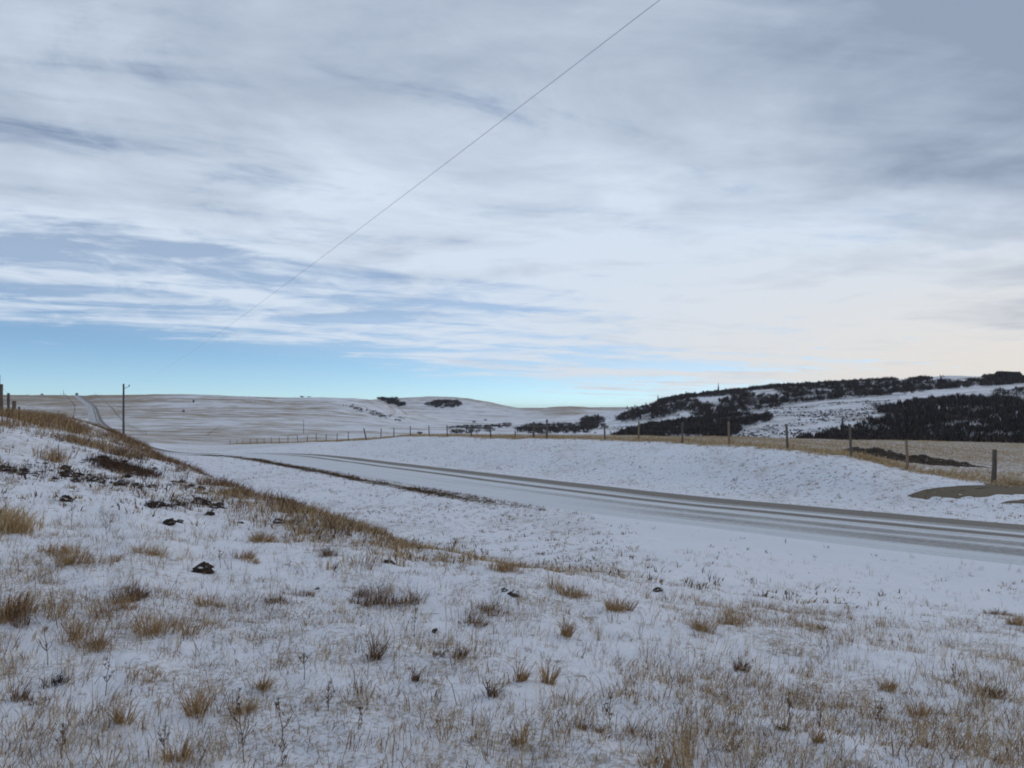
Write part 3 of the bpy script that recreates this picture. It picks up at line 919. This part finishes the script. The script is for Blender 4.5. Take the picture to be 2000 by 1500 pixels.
# ---- fine dead grass scattered over the near bank
acc = Acc()
x, y = sector(46000, 2.9, 19, p=0.55)
n1 = fbm(x * .75, y * .75, 4); n2 = fbm(x * 2.6 + 5, y * 2.6, 3)
uu = UC + FPX * x / y
dens = 0.16 + 0.84 * sstep(n1 * .55 + n2 * .45, .43, .64)
dens *= np.where(uu > 1350, 1.15, 1.0)
dens *= 1 - 0.85 * sstep(y, 9.2, 11.5) * sstep(uu, 1150, 1500)
keep = (rng.uniform(0, 1, len(x)) < dens * .86)
rd, _, _ = road_dist(x, y)
keep &= rd < -4.5
cdv = crest_dist(x, y)
x, y = x[keep], y[keep]
nb = rng.integers(2, 10, len(x)); hh = rng.uniform(.04, .17, len(x)) * rng.choice([.5, .8, 1, 1.5], len(x)); ra = rng.uniform(.01, .07, len(x))
cut = rng.uniform(0, 1, len(x)) < .6
acc.add(*tufts_np(x[cut], y[cut], nb[cut], hh[cut], ra[cut], np.vstack([STRAW, RUST[[0, 2, 4, 4]]]), wid=(.0022, .0044), leanr=(.05, .7)))
cut = ~cut                                                  # broken, flattened blades
acc.add(*tufts_np(x[cut], y[cut], nb[cut], hh[cut] * .8, ra[cut] * 1.6, np.vstack([STRAW, RUST]), wid=(.0022, .0044), leanr=(.6, 1.5)))
# tall single stems near the viewer
x, y = sector(1500, 2.9, 9, p=.6)
keep = rng.uniform(0, 1, len(x)) < sstep(fbm(x * 1.1 + 3, y * 1.1, 3), .38, .6)
x, y = x[keep], y[keep]
acc.add(*tufts_np(x, y, rng.integers(1, 5, len(x)), rng.uniform(.18, .42, len(x)), np.full(len(x), .03), STRAW, wid=(.002, .0034), leanr=(.0, .35)))
x, y = sector(9000, 3.2, 14, p=.55)
k = rng.uniform(0, 1, len(x)) < sstep(fbm(x * .9 + 11, y * .9, 4), .46, .64)
rd, _, _ = road_dist(x, y); k &= rd < -4.5
x, y = x[k], y[k]
acc.add(*tufts_np(x, y, rng.integers(4, 14, len(x)), rng.uniform(.03, .10, len(x)), rng.uniform(.04, .14, len(x)), np.vstack([STRAW[1:4], RUST[[0, 2, 4]]]), wid=(.0026, .005), leanr=(.5, 1.6)))
tag(obj('dry_grass', acc.build('dry_grass', M_GRASS)), 'thin straw-coloured dead grass poking through snow on the near bank', 'grass', kind='stuff')

# ---- short dark stubble dotting the ditch and the far bank
acc = Acc()
x, y = sector(60000, 11, 115, -100, 2150, p=.5)
rd, _, rs = road_dist(x, y); fdv = fence_dist(x, y)
n1 = fbm(x * .5, y * .5, 3); n2 = fbm(x * 2 + 5, y * 2, 2)
keep = (np.abs(rd) > 4.6) & (fdv < 0.3) & (rng.uniform(0, 1, len(x)) < .05 + .62 * sstep(n1 * .5 + n2 * .5, .46, .68))
uu = UC + FPX * x / y
keep &= ~((rd < 0) & (rng.uniform(0, 1, len(x)) < .88 * sstep(uu, 1050, 1350) * sstep(rd, -16, -12)))
x, y = x[keep], y[keep]
acc.add(*tufts_np(x, y, rng.integers(3, 7, len(x)), rng.uniform(.05, .17, len(x)), rng.uniform(.03, .14, len(x)), np.vstack([STRAW[1:4], RUST[2:4], DARKW[:2]]), wid=(.010, .022), leanr=(.2, 1.0)))
tag(obj('grass_stubble', acc.build('grass_stubble', M_GRASS)), 'short dark stubble specking the snow of the ditch and far bank', 'grass', kind='stuff')

# ---- straw grass standing along the fence and the field edge
acc = Acc()
seg = rng.integers(0, len(FENCE) - 1, 9000); t = rng.uniform(0, 1, 9000)
a, b = FENCE[seg], FENCE[seg + 1]
P = a + (b - a) * t[:, None]; tn = (b - a) / np.linalg.norm(b - a, axis=1)[:, None]
off = rng.normal(1.3, 1.3, 9000); keep = off > -0.8
P = (P + np.stack([tn[:, 1], -tn[:, 0]], 1) * off[:, None])[keep]
acc.add(*tufts_np(P[:, 0], P[:, 1], rng.integers(4, 9, len(P)), rng.uniform(.10, .34, len(P)), rng.uniform(.05, .25, len(P)), STRAW, wid=(.014, .03), leanr=(.2, .9)))
x, y = sector(15000, 33, 100, 900, 2120, p=.8)
keep = (fence_dist(x, y) > 1.5) & (rng.uniform(0, 1, len(x)) < sstep(fbm(x * .22, y * .22, 3), .36, .62))
x, y = x[keep], y[keep]
acc.add(*tufts_np(x, y, rng.integers(3, 7, len(x)), rng.uniform(.06, .22, len(x)), rng.uniform(.05, .25, len(x)), STRAW, wid=(.016, .032), leanr=(.3, 1.0)))
tag(obj('field_grass', acc.build('field_grass', M_GRASS)), 'tan grass along the wire fence and field beyond the road', 'grass', kind='stuff')

# ---- rust-brown weeds along the crest of the bank
acc = Acc()
cum = np.concatenate([[0], np.cumsum(np.hypot(*np.diff(CREST, axis=0).T))])
def along_crest(n, s0, s1, sig, shift=0.0):
    s = rng.uniform(s0, s1, n)
    x = np.interp(s, cum, CREST[:, 0]); y = np.interp(s, cum, CREST[:, 1])
    o = rng.normal(shift, sig, n)
    tx, ty = -.53, .85
    return x - ty * o, y + tx * o
for (n, s0, s1, sg, sh, hh_, pal) in ((1900, 11.5, 60, .34, .0, (.08, .30), np.vstack([RUST[[0, 1, 2, 2, 4]], STRAW[3:4]])), (900, 7.5, 16, .65, .1, (.06, .24), np.vstack([RUST, STRAW])),
                                      (420, 5, 11, .8, .0, (.05, .2), np.vstack([RUST[2:], STRAW])), (520, 22, 62, .9, .7, (.08, .24), np.vstack([RUST, STRAW[1:4]]))):
    x, y = along_crest(n, s0, s1, sg, sh)
    k = rng.uniform(0, 1, n) < sstep(fbm(x * .9, y * .9, 3), .33, .58)
    x, y = x[k], y[k]
    acc.add(*tufts_np(x, y, rng.integers(8, 20, len(x)), rng.uniform(*hh_, len(x)), rng.uniform(.05, .22, len(x)), pal, wid=(.006, .013), leanr=(.15, .8)))
tag(obj('bank_weeds', acc.build('bank_weeds', M_GRASS)), 'rust-brown weeds in a band along the crest of the bank', 'weeds', kind='stuff')

# ---- tall brown grass on the upper bank by the left fence
acc = Acc()
def scatter_poly(n, poly, y0, y1):
    us = [p[0] for p in poly]
    y = np.exp(rng.uniform(math.log(y0), math.log(y1), n)); u = rng.uniform(min(us), max(us), n)
    x = (u - UC) / FPX * y
    z = G(x, y); uu, vv = proj(x, y, z)
    k = in_poly(uu + rng.normal(0, 5, n), vv + rng.normal(0, 4, n), poly) & (rng.uniform(0, 1, n) < sstep(fbm(x * .45, y * .45, 3), .36, .58))
    return x[k], y[k]
for poly, y0, y1, n, hh_, pal in (
        ([(-140, 806), (45, 806), (110, 815), (165, 838), (160, 884), (110, 902), (60, 888), (-140, 876)], 16, 60, 3600, (.16, .46), np.vstack([RUST, STRAW[[0, 1, 3, 1, 3]]])),
        ([(100, 815), (230, 848), (300, 882), (290, 905), (200, 895), (140, 880)], 18, 62, 700, (.14, .36), np.vstack([RUST, STRAW[1:4]])),
        ([(160, 888), (240, 893), (320, 916), (312, 932), (220, 918)], 14, 40, 1500, (.12, .26), np.vstack([DARKW, RUST[:2]])),
        ([(-60, 1000), (60, 1005), (60, 1050), (-60, 1055)], 7, 14, 60, (.15, .3), STRAW)):
    x, y = scatter_poly(n * 6, poly, y0, y1)
    x, y = x[:n], y[:n]
    acc.add(*tufts_np(x, y, rng.integers(7, 16, len(x)), rng.uniform(*hh_, len(x)), rng.uniform(.06, .25, len(x)), pal, wid=(.006, .014), leanr=(.1, .7)))
tag(obj('tall_brown_grass', acc.build('tall_brown_grass', M_GRASS)), 'tall brown grass massed on the upper bank by the dark fence', 'grass', kind='stuff')

# ---- brown grass on the road verge
acc = Acc()
s = rng.uniform(72, 155, 4800); off = -4.75 + rng.normal(0, .36, 4800)
x = np.interp(s, RS, RC[:, 0]) + off * np.interp(s, RS, RN[:, 0]); y = np.interp(s, RS, RC[:, 1]) + off * np.interp(s, RS, RN[:, 1])
k = rng.uniform(0, 1, len(s)) < sstep(fbm(s * .3, off, 3), .3, .52) * sstep(s, 73, 84)
acc.add(*tufts_np(x[k], y[k], rng.integers(4, 8, k.sum()), rng.uniform(.05, .18, k.sum()), rng.uniform(.05, .16, k.sum()), np.vstack([RUST[[0, 1, 3]], DARKW, STRAW[3:4]]), wid=(.012, .026), leanr=(.3, 1.0)))
tag(obj('verge_grass', acc.build('verge_grass', M_GRASS)), 'low dark brown grass lining the near edge of the road', 'grass', kind='stuff')

# ---- single tufts one can point at
TUFTS = [(45, 1205, .42, .30, 'S'), (15, 1215, .35, .26, 'R'), (175, 1262, .30, .24, 'S'), (300, 1240, .28, .26, 'S'), (270, 1322, .20, .12, 'S'), (180, 1102, .42, .22, 'S'), (120, 1085, .34, .2, 'S'),
         (268, 1172, .35, .2, 'R'), (215, 1195, .4, .18, 'S'), (465, 1395, .10, .24, 'S'), (515, 1345, .07, .2, 'S'), (385, 1395, .08, .22, 'S'), (545, 1178, .16, .14, 'R'), (600, 1163, .22, .1, 'R'),
         (415, 1185, .15, .16, 'S'), (512, 1058, .35, .24, 'S'), (480, 1092, .4, .14, 'S'), (70, 1370, .12, .12, 'R'), (112, 1335, .12, .16, 'D'), (915, 1218, .20, .2, 'R'), (965, 1196, .30, .14, 'R'),
         (1212, 1190, .32, .26, 'S'), (1130, 1165, .36, .26, 'S'), (1098, 1240, .1, .18, 'S'), (742, 1288, .10, .26, 'R'), (1122, 1420, .07, .14, 'R'), (1165, 1430, .06, .1, 'R'), (1597, 1452, .06, .14, 'S'),
         (1800, 1398, .11, .16, 'S'), (1735, 1345, .13, .14, 'S'), (1440, 1310, .12, .16, 'R'), (1345, 1225, .22, .2, 'S'), (1408, 1218, .22, .2, 'S'), (1948, 1200, .22, .14, 'R'), (1990, 1222, .24, .2, 'S'),
         (1290, 1500, .18, .24, 'S'), (880, 1285, .13, .16, 'R'), (735, 1180, .24, .22, 'R'), (790, 1178, .24, .22, 'R'), (720, 1165, .2, .2, 'R'), (250, 1412, .07, .2, 'S'), (350, 1490, .1, .16, 'S'),
         (1015, 1330, .07, .2, 'S'), (1070, 1335, .07, .2, 'S'), (1510, 1430, .07, .12, 'R'), (1940, 1365, .1, .14, 'R'), (1595, 1230, .16, .16, 'S'), (965, 1360, .05, .12, 'R'), (1010, 1455, .06, .22, 'S'),
         (812, 1330, .06, .14, 'R'), (300, 1085, .3, .2, 'S'), (30, 1040, .55, .28, 'S'), (640, 1085, .22, .16, 'R'), (985, 1115, .4, .26, 'S')]
TXT = {'S': 'straw-yellow grass tuft standing out of the snowy bank', 'R': 'reddish-brown grass tuft standing out of the snowy bank', 'D': 'small blackish weed clump in the snow'}
GRP = {'S': 'straw tufts on the bank', 'R': 'reddish tufts on the bank', 'D': None}
OWN = {(30, 1040): 'broad tall straw tuft a little downslope of the turned sods', (465, 1395): 'straw tuft directly behind the tallest forked weed stalk',
       (480, 1092): 'low wide straw tuft beside the largest dark clod', (985, 1115): 'straw tuft on the bank crest where the rust-brown weeds thin out',
       (45, 1205): 'widest straw tuft, tangled with a reddish tuft at its side', (15, 1215): 'reddish tuft tangled into the widest straw tuft', (1290, 1500): 'upright clump of pale straw with the densest long blades'}
fray = Acc()
for (u, v, wdt, hgt, k) in TUFTS:
    x, y, z = hit(u, v)
    n = int(26 + 230 * wdt / .3)
    pal = {'S': STRAW[[0, 1, 1, 3]] * np.array([.80, .72, .62]), 'R': np.vstack([RUST, STRAW[3:4]]), 'D': DARKW}[k]
    m = max(2, int(wdt / .06))
    V, F, C = tufts_np(x + rng.normal(0, wdt * .32, m), y + rng.normal(0, wdt * .2, m), np.full(m, max(12, n // m)), np.full(m, hgt) * rng.uniform(.35, 1.1, m), rng.uniform(.4, 1.2, m) * min(.09, wdt * .45), pal, wid=(.003, .006), leanr=(.05, 1.25))
    ms = 5 + int(30 * wdt)                                  # thin outliers so the tuft frays into the snow
    V2, F2, C2 = tufts_np(x + rng.normal(0, .06 + wdt * .9, ms), y + rng.normal(0, .06 + wdt * .8, ms), rng.integers(2, 8, ms), hgt * rng.uniform(.25, .9, ms), np.full(ms, .05), pal, wid=(.0026, .005), leanr=(.1, 1.4))
    fray.add(V2, F2, C2)
    V = V - np.array([x, y, z])
    o = obj('grass_tuft', np_mesh('grass_tuft', V, F, M_GRASS, C), None, (x, y, z))
    own = OWN.get((u, v))
    tag(o, own or TXT[k], 'grass tuft', None if own else GRP[k])

tag(obj('loose_stems', fray.build('loose_stems', M_GRASS)), 'loose dry stems fraying out around the grass tufts', 'grass', kind='stuff')

# ---- dead weed stalks
def weed(u, v, h, seed, label, branch=7, spread=.5):
    rnd = random.Random(seed)
    x, y, z = hit(u, v)
    root = empty('dead_weed', (x, y, z)); tag(root, label, 'weed', 'dead weed stalks' if label == WL else None)
    mb = MB()
    lean = rnd.uniform(-.16, .16)
    n = 7
    st = [(lean * h * (i / n) ** 1.5 + rnd.uniform(-.004, .004), rnd.uniform(-.004, .004), -.03 + (h + .03) * i / n) for i in range(n + 1)]
    mb.tube(st, [.0030 - .0018 * i / n for i in range(n + 1)], 5)
    obj('stem', mb.mesh('stem', M_WEED), root)
    for k in range(branch):
        t = rnd.uniform(.35, .95); i = int(t * n); p = st[i]
        a = rnd.uniform(0, 6.28); L = h * spread * rnd.uniform(.25, .7) * (1.2 - t)
        q1 = (p[0] + .5 * L * math.cos(a), p[1] + .5 * L * math.sin(a), p[2] + L * .55)
        q2 = (p[0] + .75 * L * math.cos(a), p[1] + .75 * L * math.sin(a), p[2] + L * 1.15)
        mb = MB().tube([p, q1, q2], [.0022, .0018, .001], 4)
        for s_ in range(5):
            b = rnd.uniform(0, 6.28); e = .35 + .65 * rnd.random()
            c = [q1[j] + (q2[j] - q1[j]) * e for j in range(3)]
            mb.tube([c, (c[0] + .010 * math.cos(b), c[1] + .010 * math.sin(b), c[2] + .012)], [.0022, .0009], 4)
        obj('branch', mb.mesh('branch', M_WEED), root)
m_, g_ = new_mat('dead_stalk'); finish(g_, g_.mix(g_.noise(g_.n('ShaderNodeNewGeometry').outputs['Position'], 30.0), (.075, .05, .034), (.20, .135, .08)), .9); M_WEED = m_
WL = 'thin dead weed stalk with sparse side twigs in the snow'
weed(477, 1490, .34, 1, 'tallest forked dead weed stalk standing over clean snow', 9, .8)
for i, (u, v, h) in enumerate([(205, 1360, .22), (552, 1440, .2), (118, 1480, .16), (700, 1425, .14), (808, 1245, .22), (595, 1330, .2), (550, 1497, .13), (1190, 1420, .2), (95, 1300, .24), (1540, 1420, .2),
                               (140, 1035, .45), (210, 1060, .4), (955, 1368, .14), (1865, 1345, .2), (1720, 1420, .16), (640, 1390, .16), (430, 1110, .22), (320, 1480, .16)]):
    weed(u, v, h, 20 + i, WL, 6, .6)

# ------------------------------------------------------------------ clods, dirt ridge, mound
def lump(name, sx, sy, sz, seed, mat, seg=10, ring=6):
    rnd = np.random.default_rng(seed)
    V = []
    for j in range(ring + 1):
        ph = math.pi * j / ring
        for i in range(seg):
            a = 2 * math.pi * i / seg
            k = 1 + rnd.uniform(-.42, .42)
            V.append((sx * k * math.sin(ph) * math.cos(a), sy * k * math.sin(ph) * math.sin(a), sz * (math.cos(ph) * (1 + rnd.uniform(-.5, .5)))))
    F = [(j * seg + i, j * seg + (i + 1) % seg, (j + 1) * seg + (i + 1) % seg, (j + 1) * seg + i) for j in range(ring) for i in range(seg)]
    me = bpy.data.meshes.new(name); me.from_pydata(V, [], [f[::-1] for f in F]); me.materials.append(mat)
    return me
CL = [lump('soil_clod', 1, .7, .55, s, M_SOIL, 13, 8) for s in range(6)]
def clod(u, v, size, label, group, flat=1.0, ymin=0):
    x, y, z = hit(u, v, ymin)
    o = obj('soil_clod', CL[random.randrange(6)], None, (x, y, z + size * .12 * flat))
    o.scale = (size, size, size * flat); o.rotation_euler = (random.uniform(-.3, .3), random.uniform(-.3, .3), random.uniform(0, 6))
    tag(o, label, 'clod', group)
clod(398, 1118, .115, 'largest dark clod lying alone on the snowy bank', None)
for (u, v, s_) in [(1005, 1164, .075), (985, 1155, .04), (1285, 1155, .07), (850, 1235, .035), (545, 1022, .1), (570, 1020, .06), (410, 1006, .08), (330, 1024, .1), (350, 1021, .07), (130, 978, .12), (620, 1150, .03),
                   (470, 1022, .04), (680, 1045, .06), (760, 1100, .06)]:
    clod(u, v, s_, 'small dark soil clod lying on the snow of the near bank', 'clods on the bank', .8)
# the broken ridge of turned sod
ridge = []
for path, n in (([(-40, 905), (20, 918), (80, 926), (160, 934), (200, 936)], 36), ([(60, 905), (110, 915), (150, 924)], 8), ([(200, 940), (250, 945), (300, 952)], 9), ([(290, 985), (340, 985), (380, 982), (435, 992)], 18), ([(240, 925), (265, 935)], 3),
                ([(340, 945), (365, 950), (420, 962)], 8), ([(170, 900), (240, 905), (305, 922)], 9), ([(300, 948), (330, 950)], 3)):
    pu = np.array([p[0] for p in path]); pv = np.array([p[1] for p in path])
    for t in np.linspace(0, 1, n):
        tt = t * (len(path) - 1)
        ridge.append((np.interp(tt, range(len(path)), pu) + random.uniform(-9, 9), np.interp(tt, range(len(path)), pv) + random.uniform(-7, 7)))
for (u, v) in ridge:
    clod(u, v, random.choice([.03, .04, .06, .08, .11]) * random.uniform(.8, 1.2), 'dark turned sod in the broken ridge across the upper bank', 'turned sods of the ridge', random.uniform(.5, .95))

acc = Acc()
rx, ry = [], []
for (u, v) in ridge:
    for k in range(3):
        x, y, z = hit(u + random.uniform(-22, 22), v + random.uniform(-9, 12))
        rx.append(x); ry.append(y)
rx = np.array(rx); ry = np.array(ry)
acc.add(*tufts_np(rx, ry, rng.integers(3, 9, len(rx)), rng.uniform(.06, .22, len(rx)), rng.uniform(.02, .10, len(rx)), np.vstack([DARKW, RUST[[1, 3]]]), wid=(.006, .014), leanr=(.1, 1.0)))
tag(obj('dead_stubble', acc.build('dead_stubble', M_GRASS)), 'dark dead stubs sticking up among the turned sods', 'weeds', kind='stuff')

def mound():
    x0, y0, z0 = 20.6, 42.5, g1(20.6, 42.5)
    n, m = 110, 44
    X, Y = np.meshgrid(np.linspace(-4.2, 5.6, n), np.linspace(-1.9, 1.9, m))
    bump = np.exp(-((X + 1.3) / 2.0) ** 2 - (Y / 1.0) ** 2) * .42 + np.exp(-((X - 1.4) / 2.4) ** 2 - ((Y + .1) / .8) ** 2) * .24
    bump *= .55 + .85 * fbm(X * 1.2 + 5, Y * 1.2, 4)
    bump += (fbm(X * 3.5, Y * 3.5, 4) - .5) * .34 * sstep(bump, .03, .2)
    gz = G(X + x0, Y + y0) - z0
    Z = gz + bump - 0.07
    V = np.stack([X.ravel(), Y.ravel(), Z.ravel()], 1)
    i = np.arange(m - 1)[:, None] * n + np.arange(n - 1)[None]
    F = np.stack([i, i + 1, i + n + 1, i + n], -1).reshape(-1, 4)
    tag(obj('dirt_mound', np_mesh('dirt_mound', V, F, M_MOUND), None, (x0, y0, z0)), 'low dark mound of dirt in the field behind the wire fence', 'dirt mound')
mound()

# ------------------------------------------------------------------ brush, thickets, trees
def bush_np(cx, cy, hgt, rad, nt, pal, w=.16):
    """bare bushes: sprays of thin upright twigs"""
    idx = np.repeat(np.arange(len(cx)), nt)
    n = len(idx)
    a = rng.uniform(0, 2 * np.pi, n); rr = np.sqrt(rng.uniform(0, 1, n)) * rad[idx]
    bx = cx[idx] + .45 * rr * np.cos(a); by = cy[idx] + .45 * rr * np.sin(a)
    gz = G(cx, cy)[idx] - .15
    top = np.stack([cx[idx] + rr * np.cos(a), cy[idx] + rr * np.sin(a), gz + hgt[idx] * (1 - .38 * (rr / rad[idx]) ** 2) * rng.uniform(.6, 1.05, n)], 1)
    base = np.stack([bx, by, gz + hgt[idx] * rng.uniform(0, .45, n)], 1)
    fa = rng.uniform(0, np.pi, n)
    wv = np.stack([np.cos(fa), np.sin(fa), np.zeros(n)], 1) * (w * hgt[idx] / 3 * rng.uniform(.5, 1.3, n))[:, None]
    mid = base * .35 + top * .65
    V = np.stack([base - wv * .3, base + wv * .3, mid + wv * .9, top, mid - wv * .9], 1).reshape(-1, 3)
    o = (np.arange(n) * 5)[:, None]
    F = np.concatenate([o + np.array([[0, 1, 2]]), o + np.array([[0, 2, 4]]), o + np.array([[4, 2, 3]])], 0)
    return V, F, np.repeat(pick(pal, n), 5, 0)

BR = np.array([(.056, .046, .041), (.042, .036, .035), (.078, .062, .053), (.052, .048, .047), (.115, .092, .078)])
WIL = np.array([(.11, .07, .06), (.085, .058, .052), (.14, .095, .075)])
def thicket(name, key, n, hgt, rad, nt, label, dens=(.30, .55), polyrng=None, w=.16, pal=BR):
    poly, (a, b) = BRUSH[key] if isinstance(key, str) else key
    us = [p[0] for p in poly]
    y = np.sqrt(rng.uniform(a * a, b * b, n)); u = rng.uniform(min(us), max(us), n); x = (u - UC) / FPX * y
    z = G(x, y); uu, vv = proj(x, y, z)
    uu = uu + (fbm(x * .06, y * .06, 3) - .5) * 26; vv = vv + (fbm(x * .06 + 9, y * .06 + 5, 3) - .5) * 9
    k = in_poly(uu, vv, poly)
    if isinstance(key, str):
        for gp_ in GAPS: k &= ~in_poly(uu, vv, gp_)
    k &= rng.uniform(0, 1, n) < sstep(fbm(x * .07, y * .07, 3), *dens)
    x, y = x[k], y[k]
    V, F, C = bush_np(x, y, rng.uniform(*hgt, len(x)), rng.uniform(*rad, len(x)), nt, pal, w)
    tag(obj(name, np_mesh(name, V, F, M_TWIG, C)), label, 'brush', kind='stuff')
thicket('thicket', 'low', 8000, (1.8, 4.2), (1.2, 2.6), 30, 'dark leafless thicket filling the valley side behind the dirt mound', (.26, .58))
thicket('thicket', 'mid', 5400, (1.6, 3.6), (1.2, 2.6), 26, 'dark tongue of leafless brush below the open snowy slope', (.22, .52))
thicket('thicket', 'ridge', 12500, (1.8, 4.4), (1.5, 3.2), 24, 'dark brush covering the ridge under the skyline', (.24, .56))
thicket('thicket', 'side', 1500, (1.5, 3.0), (1.2, 2.6), 24, 'small patch of brush at the edge of the snowy bench', (.2, .5))
thicket('thicket', ([(1946, 737), (1992, 737), (1992, 745), (1946, 745)], (640, 775)), 1800, (4.5, 6.2), (1.5, 2.6), 30, 'flat-topped clump of taller trees on the ridge top', (.05, .2))
thicket('thicket', ([(738, 780), (772, 781), (792, 792), (785, 797), (755, 789)], (900, 1360)), 1500, (3, 6), (2, 4), 26, 'dark scrub patch in the notch beside the snowy dome', (.2, .45))
thicket('thicket', ([(828, 788), (855, 783), (902, 786), (900, 796), (845, 796)], (1000, 1360)), 1300, (2.5, 5), (2, 4), 26, 'oval dark scrub patch on the face of the snowy dome', (.1, .35))
thicket('thicket', ([(665, 788), (700, 797), (740, 808), (790, 818), (788, 824), (735, 814), (690, 802)], (400, 760)), 2200, (.8, 2.2), (1, 2.4), 16, 'thin line of low scrub along the shoulder of the near hill', (.30, .6))
thicket('thicket', ([(875, 836), (945, 833), (1000, 829), (1000, 833), (940, 838), (875, 840)], (260, 900)), 1500, (1.2, 2.6), (1.2, 2.6), 20, 'upper line of creek brush on the valley floor', (.25, .5))
thicket('thicket', ([(875, 842), (920, 841), (965, 839), (965, 846), (905, 847), (875, 846)], (160, 700)), 900, (1.2, 2.4), (1.2, 2.4), 20, 'lower line of creek brush just past the fence', (.25, .5))
thicket('thicket', ([(1005, 838), (1060, 832), (1140, 830), (1190, 836), (1130, 846), (1010, 848)], (190, 900)), 2200, (1.6, 3.4), (1.4, 2.8), 24, 'dense dark creek brush at the foot of the wooded ridge', (.15, .4))
thicket('thicket', ([(1135, 818), (1175, 812), (1180, 832), (1140, 838)], (400, 800)), 700, (1.8, 4), (1.4, 2.8), 20, 'scattered bushes where the ridge meets the valley', (.35, .55))

thicket('scrub', ([(1400, 832), (1500, 800), (1600, 790), (1740, 782), (1700, 815), (1560, 862), (1420, 862)], (200, 480)), 5200, (.35, 1.1), (.3, 1.1), 12, 'low grey scrub dotting the open snowy slope', (.30, .62), w=.3)
thicket('scrub', ([(1140, 850), (1200, 812), (1330, 790), (1400, 812), (1200, 850)], (300, 700)), 700, (.4, 1.5), (.4, 1.4), 12, 'sparse scrub at the tail of the brushy ridge', (.40, .65), w=.3)

def lone_bush(u, v, ymin, h, r, nt, label, pal=BR, name='shrub', dep=None):
    if dep: x, y = (u - UC) / FPX * dep, dep; z = g1(x, y)
    else: x, y, z = hit(u, v, ymin)
    V, F, C = bush_np(np.array([x]), np.array([y]), np.array([h]), np.array([r]), nt, pal, .1)
    o = obj(name, np_mesh(name, V - np.array([x, y, z]), F, M_TWIG, C), None, (x, y, z))
    tag(o, label, 'shrub')
lone_bush(820, 848, 100, 1.6, 1.6, 160, 'rounded reddish willow bush just beyond the fence', WIL)
lone_bush(358, 806, 200, 2.6, 1.3, 34, 'dark shrub alone on the pale hillside')
lone_bush(378, 788, 300, 3.6, 1.0, 30, 'slim dark shrub high on the pale hillside')
lone_bush(590, 780, 0, 2.2, 2.6, 120, 'low dark bump of scrub on the hill skyline', dep=690)
lone_bush(603, 780, 0, 1.6, 3.6, 120, 'flatter scrub beside the dark bump on the skyline', dep=692)
lone_bush(82, 775, 0, 2.6, 1.6, 80, 'tiny bush on the bare tan skyline', dep=715)
lone_bush(54, 775, 0, 1.6, 1.8, 80, 'tiniest low bush on the bare tan skyline', dep=716)
lone_bush(150, 777, 0, 3.0, 1.6, 120, 'dark bush where the hill road meets the skyline', dep=704)
lone_bush(948, 822, 300, 2.4, 2.2, 100, 'small bush on the snowy flat beneath the dome')
lone_bush(926, 826, 300, 2.6, 2.2, 100, 'greyish bush beside the upper creek brush')

def conifer(u, dep, h, r, label, v=None, ymin=0):
    if dep: x, y = (u - UC) / FPX * dep, dep; z = g1(x, y)
    else: x, y, z = hit(u, v, ymin)
    root = empty('conifer_tree', (x, y, z)); tag(root, label, 'tree', 'conifers on the ridge')
    mb = MB().tube([(0, 0, -.3), (0, 0, h * .5), (0, 0, h * .97)], [h * .022, h * .015, h * .004], 7)
    obj('trunk', mb.mesh('trunk', M_POLE), root)
    n = 420
    t = rng.uniform(.06, 1, n) ** .85
    a = rng.uniform(0, 2 * np.pi, n); R = r * (1 - t) ** .85 * rng.uniform(.55, 1.15, n) + .06
    d = np.stack([np.cos(a), np.sin(a), np.zeros(n)], 1); s = np.stack([-np.sin(a), np.cos(a), np.zeros(n)], 1)
    zc = h * t
    p0 = d * .05; p0[:, 2] = zc
    p1 = d * R[:, None]; p1[:, 2] = zc - R * .28
    w = (.16 * R + .06)[:, None]
    m = p0 * .4 + p1 * .6
    V = np.stack([p0, m + s * w, p1, m - s * w], 1).reshape(-1, 3)
    o = (np.arange(n) * 4)[:, None]
    F = np.concatenate([o + np.array([[0, 1, 2]]), o + np.array([[0, 2, 3]])], 0)
    C = np.repeat(np.array([(.018, .026, .018)]) * rng.uniform(.6, 1.5, n)[:, None], 4, 0)
    obj('crown', np_mesh('crown', V, F, M_NEEDLE, C), root)
conifer(1285, 700, 7.0, 1.9, 'tallest dark conifer on the skyline where the brush begins')
conifer(1293, 702, 5.0, 1.5, 'shorter conifer beside the tallest one on the skyline')
conifer(1340, 690, 5.0, 1.7, 'squat conifer among the brush near the skyline')
conifer(1403, 660, 9.0, 1.9, 'dark conifer at the end of the snowy gap in the brush')
conifer(1645, None, 5.5, 1.2, 'lone dark spire rising from the tip of the lower thicket', 846, 150)
conifer(1225, 730, 3.8, 1.5, 'small conifer at the low tail of the ridge')
conifer(1240, 728, 3.2, 1.5, 'smallest bushy conifer next to the ridge tail')
conifer(1157, 640, 6.0, 2.0, 'dark tree where the creek brush meets the ridge')

# ------------------------------------------------------------------ the air
def haze():
    x0, x1, y0, y1, z0, z1 = -9600, 9600, -9600, 9600, -60.0, 48.0
    V = [(x, y, z) for z in (z0, z1) for y in (y0, y1) for x in (x0, x1)]
    F = [(0, 2, 3, 1), (4, 5, 7, 6), (0, 1, 5, 4), (2, 6, 7, 3), (0, 4, 6, 2), (1, 3, 7, 5)]
    me = bpy.data.meshes.new('haze'); me.from_pydata(V, [], F)
    m, g = new_mat('thin_winter_air')
    p = g.n('ShaderNodeVolumePrincipled')
    p.inputs['Color'].default_value = (0.80, 0.88, 1.0, 1)
    p.inputs['Density'].default_value = 5.5e-5
    o = g.n('ShaderNodeOutputMaterial')
    g.link(p.outputs[0], o.inputs['Volume'])
    me.materials.append(m)
    tag(obj('haze', me), 'thin pale winter haze over the far hills', 'haze', kind='stuff')
haze()
